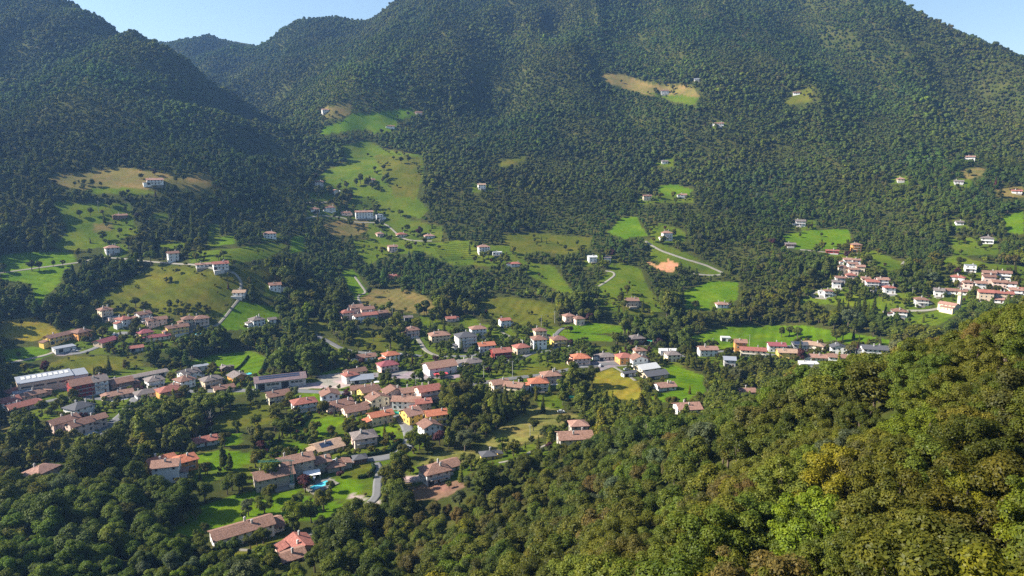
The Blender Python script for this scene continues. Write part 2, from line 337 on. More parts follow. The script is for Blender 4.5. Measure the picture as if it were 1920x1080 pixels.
# (cover, short name used in labels or '', polygon in photograph pixels)
CLEAR = [
 # village ground first, meadows over it
 ('K','',[(40,690),(130,690),(300,688),(480,696),(600,712),(650,690),(640,668),(700,655),(760,660),(790,610),(860,612),(930,610),(1000,612),(1060,612),(1100,650),(1280,650),(1280,690),(1205,715),(1140,690),(1060,700),(1050,725),(985,745),(910,735),(880,725),(845,755),(838,795),(770,860),(740,880),(640,895),(560,920),(480,918),(430,870),(560,790),(545,770),(500,757),(500,735),(330,752),(250,750),(200,830),(100,820),(100,790),(0,770),(0,728)]),
 ('K','',[(180,585),(240,590),(320,600),(395,598),(400,625),(330,640),(305,660),(170,665),(80,655),(85,622),(140,615),(180,610)]),
 ('K','',[(1300,650),(1380,650),(1500,640),(1560,645),(1660,640),(1670,660),(1600,690),(1500,690),(1440,672),(1360,690),(1300,670)]),
 ('K','',[(1535,560),(1530,545),(1565,515),(1575,488),(1620,485),(1625,520),(1670,530),(1690,550),(1745,555),(1745,575),(1700,600),(1665,600),(1650,570),(1600,555)]),
 ('K','',[(1745,545),(1800,510),(1805,495),(1840,497),(1900,515),(1920,530),(1920,562),(1830,568),(1810,585),(1755,580)]),
 ('K','',[(640,575),(700,565),(745,590),(735,605),(640,605)]),
 ('K','',[(280,870),(300,852),(420,845),(430,890),(400,905),(360,915),(290,912)]),
 ('K','',[(480,875),(560,850),(700,850),(740,870),(720,945),(650,945),(600,925),(480,918)]),
 ('K','',[(760,880),(800,865),(850,855),(930,850),(1000,830),(1040,850),(950,870),(900,880),(850,905),(780,915)]),
 ('K','',[(1035,800),(1110,795),(1120,830),(1060,842),(1035,835)]),
 ('K','',[(1255,750),(1320,745),(1325,775),(1270,785)]),
 # meadows
 ('D','dry hillside pasture under the dark left mountain',[(85,338),(120,326),(180,322),(235,315),(280,320),(330,330),(392,328),(400,350),(370,357),(320,348),(240,362),(160,356),(90,348)]),
 ('g','',[(170,352),(245,352),(300,362),(240,366),(175,362)]),
 ('g','terraced meadow above the left woods',[(100,378),(150,382),(245,382),(250,415),(262,440),(235,445),(205,462),(120,470),(100,462),(128,432),(112,400)]),
 ('D','',[(175,420),(210,416),(212,432),(178,436)]),
 ('G','sunlit meadow at the left picture edge',[(0,477),(60,473),(135,474),(145,492),(118,510),(112,530),(90,552),(82,576),(65,570),(60,532),(0,525)]),
 ('O','big convex meadow on the left hillside',[(290,497),(360,500),(400,512),(480,503),(503,512),(497,535),(445,548),(432,575),(402,602),(330,592),(250,594),(165,592),(160,575),(200,550),(250,520)]),
 ('G','',[(445,565),(510,575),(525,592),(470,618),(408,618),(420,592)]),
 ('g','strip field above the convex meadow',[(355,472),(440,466),(510,455),(540,460),(500,485),(420,497),(355,493)]),
 ('G','',[(395,445),(440,442),(440,458),(395,462)]),
 ('Y','',[(0,602),(60,595),(95,610),(112,625),(60,640),(0,633)]),
 ('G','',[(0,655),(80,650),(97,665),(55,680),(0,676)]),
 ('O','',[(75,687),(130,668),(262,668),(270,685),(170,703)]),
 ('G','bright green field behind the solar-roofed shed',[(350,682),(400,666),(470,657),(498,670),(490,702),(440,702),(400,692)]),
 ('D','',[(605,204),(660,188),(657,213),(635,222),(605,222)]),
 ('G','high meadow on the spur',[(600,252),(605,240),(640,228),(660,214),(700,212),(770,203),(782,216),(745,225),(742,246),(700,250),(690,242)]),
 ('g','long meadow climbing the spur',[(640,272),(690,262),(720,280),(792,292),(794,320),(782,370),(802,395),(790,410),(745,400),(700,382),(655,370),(600,378),(568,378),(575,365),(600,352),(590,340),(610,320),(652,303)]),
 ('O','',[(700,290),(790,294),(792,322),(780,372),(740,370),(720,330)]),
 ('D','',[(568,398),(600,386),(662,370),(640,396),(600,406),(570,406)]),
 ('g','',[(640,398),(665,368),(704,366),(702,390),(680,402)]),
 ('D','',[(605,421),(640,413),(697,412),(695,430),(670,442),(620,440)]),
 ('K','',[(575,385),(740,385),(760,410),(830,425),(830,452),(690,452),(690,412),(575,410)]),
 ('g','meadow below the hillside hamlet',[(660,452),(740,445),(800,455),(880,450),(912,470),(900,497),(850,497),(790,472),(740,478),(720,482),(690,497),(670,472)]),
 ('G','',[(545,445),(570,440),(572,470),(545,476)]),
 ('K','',[(890,460),(985,460),(985,500),(895,498)]),
 ('D','tan mown field above the old red-roofed hamlet',[(668,560),(700,542),(740,540),(800,556),(817,576),(800,592),(760,585),(720,588),(680,578)]),
 ('G','',[(638,507),(662,505),(692,550),(667,562)]),
 ('O','wide olive meadow in the middle of the slope',[(940,440),(1000,437),(1110,445),(1105,466),(1060,478),(1010,470),(980,477),(945,456)]),
 ('G','steep green clearing',[(1140,437),(1165,408),(1195,405),(1202,425),(1217,442),(1170,447)]),
 ('g','',[(1215,425),(1240,418),(1285,435),(1285,455),(1225,460)]),
 ('G','',[(1232,350),(1260,345),(1300,355),(1290,371),(1238,373)]),
 ('g','',[(985,490),(1040,500),(1060,530),(1082,552),(1050,548),(1010,528),(985,508)]),
 ('O','mown slope above the red-roofed white house',[(890,560),(960,556),(1042,570),(1037,612),(960,608),(908,592)]),
 ('g','orchard slope under the stone farmhouse',[(1120,532),(1160,490),(1200,505),(1210,530),(1232,560),(1245,585),(1180,592),(1128,575)]),
 ('G','bright meadow right of the tall wood',[(1283,545),(1340,526),(1387,530),(1382,562),(1335,582),(1285,578)]),
 ('E','',[(1211,492),(1222,492),(1236,498),(1241,488),(1258,486),(1271,490),(1272,504),(1256,511),(1236,505)]),
 ('K','',[(1205,448),(1240,455),(1300,480),(1360,512),(1330,520),(1285,500),(1230,475)]),
 ('G','green clearing below the chalet',[(1465,442),(1520,430),(1590,430),(1597,450),(1562,468),(1490,468)]),
 ('K','',[(1480,415),(1530,412),(1530,430),(1480,432)]),
 ('g','',[(1530,470),(1640,470),(1700,495),(1680,510),(1630,500),(1560,485)]),
 ('G','broad bright meadow beyond the valley houses',[(1293,632),(1360,612),(1440,610),(1520,612),(1600,625),(1685,640),(1650,646),(1560,641),(1500,641),(1480,655),(1380,662),(1335,652)]),
 ('g','meadow below the white church village',[(1480,572),(1530,545),(1600,548),(1660,570),(1665,600),(1640,582),(1560,570)]),
 ('g','',[(1700,595),(1760,580),(1800,585),(1760,610),(1690,615)]),
 ('g','',[(1740,490),(1800,478),(1850,495),(1920,500),(1920,532),(1850,515),(1800,510)]),
 ('G','',[(1880,405),(1920,395),(1920,440),(1890,437)]),
 ('g','',[(1780,445),(1870,445),(1872,478),(1790,478)]),
 ('D','tan pasture high on the main mountain',[(1118,140),(1160,138),(1222,158),(1300,162),(1312,180),(1302,198),(1258,189),(1200,174),(1150,160)]),
 ('g','',[(1205,172),(1260,178),(1310,182),(1302,198),(1258,189)]),
 ('O','',[(1468,192),(1490,172),(1525,163),(1522,190),(1480,197)]),
 ('D','',[(1800,318),(1840,312),(1850,326),(1815,336)]),
 ('O','',[(935,305),(985,290),(985,300),(940,314)]),
 ('g','',[(885,345),(920,343),(925,358),(885,360)]),
 ('g','',[(1335,228),(1362,228),(1362,240),(1335,240)]),
 ('g','',[(1230,298),(1262,296),(1262,312),(1230,312)]),
 ('g','',[(1195,366),(1300,364),(1300,380),(1195,382)]),
 ('g','',[(1785,412),(1830,412),(1830,428),(1785,428)]),
 ('D','',[(1870,350),(1920,350),(1920,372),(1870,368)]),
 ('g','',[(1780,335),(1820,335),(1820,352),(1780,352)]),
 ('g','',[(1670,330),(1705,330),(1705,346),(1670,346)]),
 ('g','',[(195,455),(240,460),(235,482),(195,480)]),
 ('g','',[(490,432),(525,435),(525,452),(490,452)]),
 ('g','',[(495,535),(530,530),(535,555),(495,555)]),
 ('g','',[(1095,478),(1150,478),(1150,500),(1095,500)]),
 ('g','',[(1330,565),(1375,562),(1375,582),(1330,582)]),
 ('O','',[(1165,568),(1215,565),(1225,590),(1165,590)]),
 ('Y','yellow-green field by the main road',[(1108,702),(1150,690),(1196,715),(1202,742),(1190,754),(1150,747),(1113,727)]),
 ('G','bright lawn field around the white house with salmon roof',[(1240,692),(1262,685),(1320,705),(1322,735),(1270,757),(1213,748),(1225,738),(1255,735)]),
 ('O','',[(965,700),(990,688),(1050,680),(1068,690),(1000,706),(955,710)]),
 ('S','mown slope with rows below the road',[(820,848),(900,842),(922,810),(980,776),(1010,760),(1060,772),(1088,778),(1050,802),(1010,822),(960,837),(900,862),(850,868),(780,872)]),
 ('O','meadow behind the white cottage',[(388,787),(450,762),(505,760),(522,775),(490,797),(420,807)]),
 ('G','',[(345,855),(420,842),(500,858),(430,885),(370,880)]),
 ('G','bright lower meadow beside the long farmhouse',[(318,1002),(350,960),(430,930),(500,918),(555,912),(562,930),(645,945),(605,977),(520,982),(420,990),(360,1008)]),
 ('O','',[(640,872),(700,866),(732,885),(665,897)]),
 ('G','',[(620,897),(682,900),(672,928),(600,942)]),
 ('T','',[(770,912),(800,905),(862,900),(878,915),(822,938),(775,940)]),
 ('O','',[(410,1042),(520,1008),(592,1000),(522,1024),(440,1048)]),
 ('D','',[(0,800),(30,797),(34,812),(0,818)]),
 ('G','',[(572,792),(620,780),(652,790),(600,822)]),
 ('O','orchard below the old red-roofed hamlet',[(660,648),(668,620),(735,620),(752,660),(690,662)]),
 ('g','',[(870,600),(935,612),(990,640),(930,640),(870,612)]),
 ('G','',[(1010,620),(1080,625),(1150,630),(1150,640),(1010,640)]),
 ('O','',[(573,604),(615,602),(612,622),(580,628)]),
 ('O','',[(596,636),(620,634),(648,652),(630,656)]),
 ('g','',[(784,594),(812,590),(832,610),(828,622),(790,606)]),
 ('g','',[(1218,466),(1250,478),(1252,492),(1222,488)]),
 ('G','',[(1054,610),(1120,606),(1178,612),(1178,624),(1100,626),(1054,622)]),
 ('g','',[(389,422),(412,420),(412,462),(389,465)]),
 ('g','',[(286,398),(314,396),(314,411),(286,411)]),
 ('g','',[(295,456),(347,454),(347,466),(295,468)]),
 ('O','',[(365,814),(390,788),(450,762),(478,755),(510,758),(526,775),(500,796),(440,806),(400,812)]),
 ('G','',[(405,814),(452,812),(460,832),(410,836)]),
 ('G','',[(498,840),(560,828),(577,845),(520,864)]),
 ('G','',[(600,700),(640,690),(650,700),(610,712)]),
 ('G','',[(710,728),(760,722),(780,728),(760,738),(715,738)]),
 ('G','',[(600,742),(600,735),(560,742),(555,757),(600,752)]),
 ('G','',[(690,800),(735,792),(748,800),(740,822),(700,818)]),
 ('g','',[(1000,742),(1040,738),(1060,752),(1050,768),(1010,762)]),
 ('g','',[(850,600),(880,590),(900,602),(880,612)]),
 # yards
 ('Q','',[(490,722),(580,718),(690,705),(690,716),(640,728),(500,732)]),
 ('A','',[(700,700),(745,692),(800,700),(860,702),(865,708),(790,712),(700,708)]),
 ('A','',[(1080,692),(1100,680),(1135,672),(1165,676),(1200,672),(1200,680),(1150,690),(1090,702)]),
 ('A','',[(755,575),(700,575),(700,600),(755,600)]) if False else ('A','',[(120,720),(150,722),(150,735),(115,732)]),
 ('A','',[(95,655),(120,650),(150,655),(140,665),(110,668)]),
 ('Q','',[(690,752),(735,747),(762,758),(735,770),(698,766)]),
 ('Q','',[(745,772),(790,768),(800,780),(760,790)]),
 ('Q','',[(596,704),(640,698),(652,714),(600,722)]),
 ('Q','',[(590,900),(618,893),(624,905),(600,925),(588,922)]),
 ('Q','',[(645,930),(660,925),(700,940),(712,938),(710,950)]),
 ('Q','',[(755,893),(790,888),(792,903),(760,906)]),
]
RIDGE_LINE = [(480,1120),(540,1085),(600,1040),(640,1010),(700,985),(760,962),(800,945),(850,915),(900,898),(1000,872),(1060,852),(1110,842),(1180,815),(1220,795),(1290,792),(1325,745),(1380,755),(1420,738),(1450,715),(1500,690),(1560,675),(1640,655),(1700,638),(1780,630),(1830,602),(1870,585),(1920,562),(2200,480)]
RL = np.array(RIDGE_LINE, float)
def ridge_y(px): return np.interp(px, RL[:, 0], RL[:, 1])

def inside(poly, x, y):
    p = np.asarray(poly, float); r = np.zeros(x.shape, bool)
    x0, x1, y0, y1 = p[:, 0].min(), p[:, 0].max(), p[:, 1].min(), p[:, 1].max()
    sel = np.flatnonzero((x >= x0) & (x <= x1) & (y >= y0) & (y <= y1))
    if not len(sel): return r
    a, b = x.ravel()[sel], y.ravel()[sel]; c = np.zeros(len(sel), bool)
    for (ax, ay), (bx, by) in zip(p, np.roll(p, -1, 0)):
        if ay == by: continue
        c ^= ((ay > b) != (by > b)) & (a < (bx - ax) * (b - ay) / (by - ay) + ax)
    r.ravel()[sel] = c; return r

def on_spur(x, y):
    """True on the near wooded spur under the camera"""
    xs = np.interp(y, [0, 60, 120, 180, 225, 250, 262, 300], [-60, -45, -28, -28, -52, -30, 70, 120])
    return (x > xs) & (y < np.interp(x, [-60, -20, 30, 60, 90, 130, 200], [258, 262, 262, 250, 232, 215, 180]))

# ------------------------------------------------------------------ the ground sheet
nx, ny = len(GX), len(GY)
gx, gy, gz = MX.ravel(), MY.ravel(), HG.ravel()
gpx, gpy, gd = proj(gx, gy, gz)
wob = np.clip(900.0 / np.maximum(gd, 1), 0.4, 4)
wx = gpx + 2.2 * wob * fbm(gx / 14, gy / 14, 61, 2); wy = gpy + 1.2 * wob * fbm(gx / 14, gy / 14, 71, 2)
cover = np.tile(np.array(COVER['F'], float), (len(gx), 1))
spur = on_spur(gx, gy)
open_ok = (~spur) & (gy > 205)
for c, nm, poly in CLEAR:
    k = inside(poly, wx, wy) & open_ok
    tone = 1.0
    if c in 'GgOYSD':                                  # mowing swaths, a direction for each field
        an = (sum(p[0] for p in poly) * .37) % 3.1; per = 6.0 + (sum(p[1] for p in poly) % 5)
        ph = (gx[k] * math.cos(an) + gy[k] * math.sin(an) + 5 * fbm(gx[k] / 40, gy[k] / 40, 91, 2)) * 2 * math.pi / per
        tone = (1 + .12 * np.sin(ph) * (gy[k] < 640))[:, None]
    cover[k] = np.array(COVER[c]) * tone
rows = inside(next(p for c, n, p in CLEAR if n.startswith('mown slope with rows')), gpx, gpy) & open_ok
cover[rows] *= (1 + 0.10 * np.sin((gx * 0.55 + gy * 0.83) * 2 * math.pi / 7.0))[rows, None]
ii = np.arange((ny - 1) * (nx - 1)); aa = (ii // (nx - 1)) * nx + ii % (nx - 1)
gme = npmesh('ground', np.c_[gx, gy, gz], np.c_[aa, aa + 1, aa + nx + 1, aa + nx])
ca = gme.color_attributes.new('cover', 'FLOAT_COLOR', 'POINT')
ca.data.foreach_set('color', np.c_[cover, np.ones(len(gx))].astype('f').ravel())
gme.polygons.foreach_set('use_smooth', np.ones(len(gme.polygons), bool))
m, nt, b = nodes('meadow_and_soil')
at = N(nt, 'ShaderNodeAttribute', attribute_name='cover'); ge = N(nt, 'ShaderNodeNewGeometry'); pos = ge.outputs['Position']
c = mixrgb(nt, 'MULTIPLY', 1.0, at.outputs['Color'], ramp(nt, noise(nt, pos, 0.028, 5, 0.6), [(0.3, (.66,.74,.72)), (0.7, (1.34,1.2,1.15))]))
c = mixrgb(nt, 'MULTIPLY', 1.0, c, ramp(nt, noise(nt, pos, 0.35, 5, 0.7), [(0.25, 0.66), (0.75, 1.28)]))
dryf = ramp(nt, noise(nt, pos, 0.07, 4, 0.6), [(0.45, 0.0), (0.7, 0.75)])
c = mixrgb(nt, 'MIX', dryf, c, mixrgb(nt, 'MULTIPLY', 1.0, c, (1.5, 1.08, 1.5)))
nt.links.new(c, b.inputs['Base Color']); b.inputs['Roughness'].default_value = 0.95; b.inputs['Specular IOR Level'].default_value = 0.02
bp = N(nt, 'ShaderNodeBump'); bp.inputs['Strength'].default_value = 0.6; bp.inputs['Distance'].default_value = 0.35
nt.links.new(noise(nt, pos, 1.4, 5, 0.7), bp.inputs['Height']); nt.links.new(bp.outputs[0], b.inputs['Normal'])
tag(mesh_obj('ground', gme, None, [m]), 'valley floor and mountainsides with meadows', None, None, 'structure')

# ------------------------------------------------------------------ roads and lanes draped over the ground
ROADXY = []
def road(name, label, pts, width, mat):
    if mat == 'gravel': width *= .72
    g = [hit(px, py)[:2] for px, py in pts]
    fine = []
    for k in range(len(g) - 1):                                    # smooth through the traced points
        p0 = g[max(k - 1, 0)]; p1 = g[k]; p2 = g[k + 1]; p3 = g[min(k + 2, len(g) - 1)]
        n = max(2, int(math.dist(p1, p2) / 2.0))
        for j in range(n):
            t = j / n
            fine.append(tuple(0.5 * (2*p1[i] + (p2[i]-p0[i])*t + (2*p0[i]-5*p1[i]+4*p2[i]-p3[i])*t*t + (3*p1[i]-p0[i]-3*p2[i]+p3[i])*t**3) for i in (0, 1)))
    fine.append(g[-1]); f = np.array(fine)
    d = np.gradient(f, axis=0); d /= np.maximum(np.linalg.norm(d, axis=1), 1e-6)[:, None]
    nrm = np.c_[-d[:, 1], d[:, 0]]
    V = []
    for s in (-0.5, -0.25, 0, 0.25, 0.5):
        q = f + nrm * width * s
        V.append(np.c_[q, H(q[:, 0], q[:, 1]) + 0.16])
    for s in (-0.5, 0.5):
        q = f + nrm * (width * s * 1.02)
        V.append(np.c_[q, H(q[:, 0], q[:, 1]) - 0.3])
    order = [5, 0, 1, 2, 3, 4, 6]; n = len(f); V = np.concatenate([V[k] for k in order]); F = []
    for k in range(6):
        for i in range(n - 1): F.append((k*n+i, (k+1)*n+i, (k+1)*n+i+1, k*n+i+1))
    F = np.array(F)[:, ::-1]
    ROADXY.append((f, width))
    return tag(mesh_obj(name, npmesh(name, V, F), None, [MAT[mat]]), label, None, None, 'structure')
road('road', 'grey main road crossing the valley', [(790,742),(830,730),(880,722),(950,711),(1015,703),(1062,694),(1085,690),(1130,683),(1165,681),(1205,673)], 6.0, 'asphalt')
road('road', 'village road in front of the long sheds', [(200,748),(255,742),(330,735),(420,733),(500,732),(560,733),(640,737),(690,736),(720,745),(770,742)], 5.5, 'asphalt')
road('road', 'curving village street with parked cars', [(745,778),(757,790),(766,808),(768,828),(752,848),(722,858),(680,862),(640,868),(600,872)], 6.5, 'asphalt')
road('road', 'steep road on the left running down past the brown-roofed houses', [(262,738),(250,752),(232,775),(208,795),(192,815),(185,835)], 5.5, 'asphalt')
road('path', 'pale lane at the bottom passing the long farmhouse', [(362,1046),(400,1040),(440,1032),(490,1030),(540,1012),(585,1001),(640,985)], 3.2, 'gravel')
road('path', 'drive running down past the gazebo lawn', [(705,868),(712,885),(708,905),(706,930),(695,942)], 4.0, 'asphalt')
road('path', 'pale yard drive below the pink-beige house', [(782,632),(790,645),(800,658),(822,668)], 5.0, 'gravel')
road('path', 'thin lane along the left meadow', [(0,512),(45,506),(90,500),(150,492)], 3.0, 'gravel')
road('path', 'lane above the convex meadow', [(300,492),(340,495),(385,500),(415,508),(440,512)], 3.2, 'gravel')
road('path', 'grey lane climbing beside the convex meadow', [(405,612),(420,597),(435,578),(448,562)], 3.0, 'gravel')
road('path', 'pale track up to the balconied house', [(1210,452),(1222,460),(1245,472),(1280,484)], 4.0, 'gravel')
road('path', 'white track near the bare earth cut', [(1300,490),(1330,500),(1356,513),(1330,516),(1300,513)], 4.0, 'gravel')
road('path', 'hairpin track below the white house in the wood', [(1122,537),(1140,526),(1152,516),(1148,510),(1135,508)], 3.2, 'gravel')
road('road', 'lane passing the white church', [(1655,585),(1690,583),(1735,582),(1760,578),(1775,570)], 4.5, 'gravel')
road('path', 'lane with hairpin at the left village edge', [(1560,542),(1535,547),(1522,552),(1530,558),(1550,560)], 3.5, 'gravel')
road('road', 'lane along the wood edge above the villas', [(590,628),(615,640),(645,655),(690,662),(735,662),(790,668)], 4.5, 'asphalt')
road('path', 'lane down to the old red-roofed hamlet', [(665,518),(675,532),(685,548),(672,556),(678,572)], 3.2, 'gravel')
road('path', 'path between lawns beside the white apartment houses', [(940,622),(955,630),(985,640)], 3.0, 'gravel')
road('path', 'lane up to the pink twin houses', [(1042,628),(1052,618),(1068,612)], 3.5, 'asphalt')
road('path', 'narrow path edging the yellow-green field', [(1152,688),(1172,700),(1192,714)], 3.0, 'gravel')
road('path', 'pale track to the orange house on the hill', [(1500,468),(1540,472),(1580,475),(1620,474)], 4.0, 'gravel')
road('path', 'lane climbing away behind the church village', [(1695,502),(1692,495),(1700,488)], 3.5, 'gravel')
road('path', 'field lane at the hillside hamlet', [(570,380),(600,380),(625,378)], 3.0, 'gravel')
road('path', 'garden lane left of the stone farmhouse', [(935,868),(970,860),(1000,845),(1030,832)], 2.6, 'gravel')
road('road', 'main road running on behind the right valley houses', [(1205,673),(1240,666),(1295,667),(1350,659),(1420,662),(1480,668)], 5.5, 'asphalt')
road('road', 'village road leaving the picture at the left', [(0,752),(60,757),(130,746),(200,748)], 5.0, 'asphalt')
road('path', 'lane crossing the slope above the left hillside wood', [(150,492),(190,484),(240,486),(300,492)], 3.0, 'gravel')
road('path', 'lane linking the balconied house to the convex meadow', [(440,512),(452,530),(448,562)], 3.0, 'gravel')
road('path', 'lane through the left hamlet', [(405,612),(370,618),(320,632),(262,628),(225,625),(205,640),(150,662),(110,655)], 4.0, 'asphalt')
road('path', 'lane through the hillside hamlet', [(560,412),(600,405),(640,408),(665,416),(720,420),(760,448),(810,452)], 3.2, 'gravel')
road('path', 'road passing the apartment house and the yellow balconied house', [(822,668),(870,668),(915,665),(960,676),(1000,662),(1042,655),(1042,628)], 5.0, 'asphalt')
road('path', 'track joining the balconied house to the bare earth cut', [(1280,484),(1292,488),(1300,490)], 3.6, 'gravel')
road('path', 'lane to the yellow row house', [(20,680),(60,672),(92,664),(110,655)], 4.0, 'gravel')

def near_road(x, y, extra=1.5):
    r = np.zeros(np.shape(x), bool); extra = np.broadcast_to(extra, np.shape(x)); em = float(extra.max())
    for f, w in ROADXY:
        lo = f.min(0) - w - em; hi_ = f.max(0) + w + em
        s = np.flatnonzero((x > lo[0]) & (x < hi_[0]) & (y > lo[1]) & (y < hi_[1]))
        if len(s):
            d2 = ((x[s][:, None] - f[None, :, 0]) ** 2 + (y[s][:, None] - f[None, :, 1]) ** 2).min(1)
            r[s] |= d2 < (w / 2 + extra[s]) ** 2
    return r

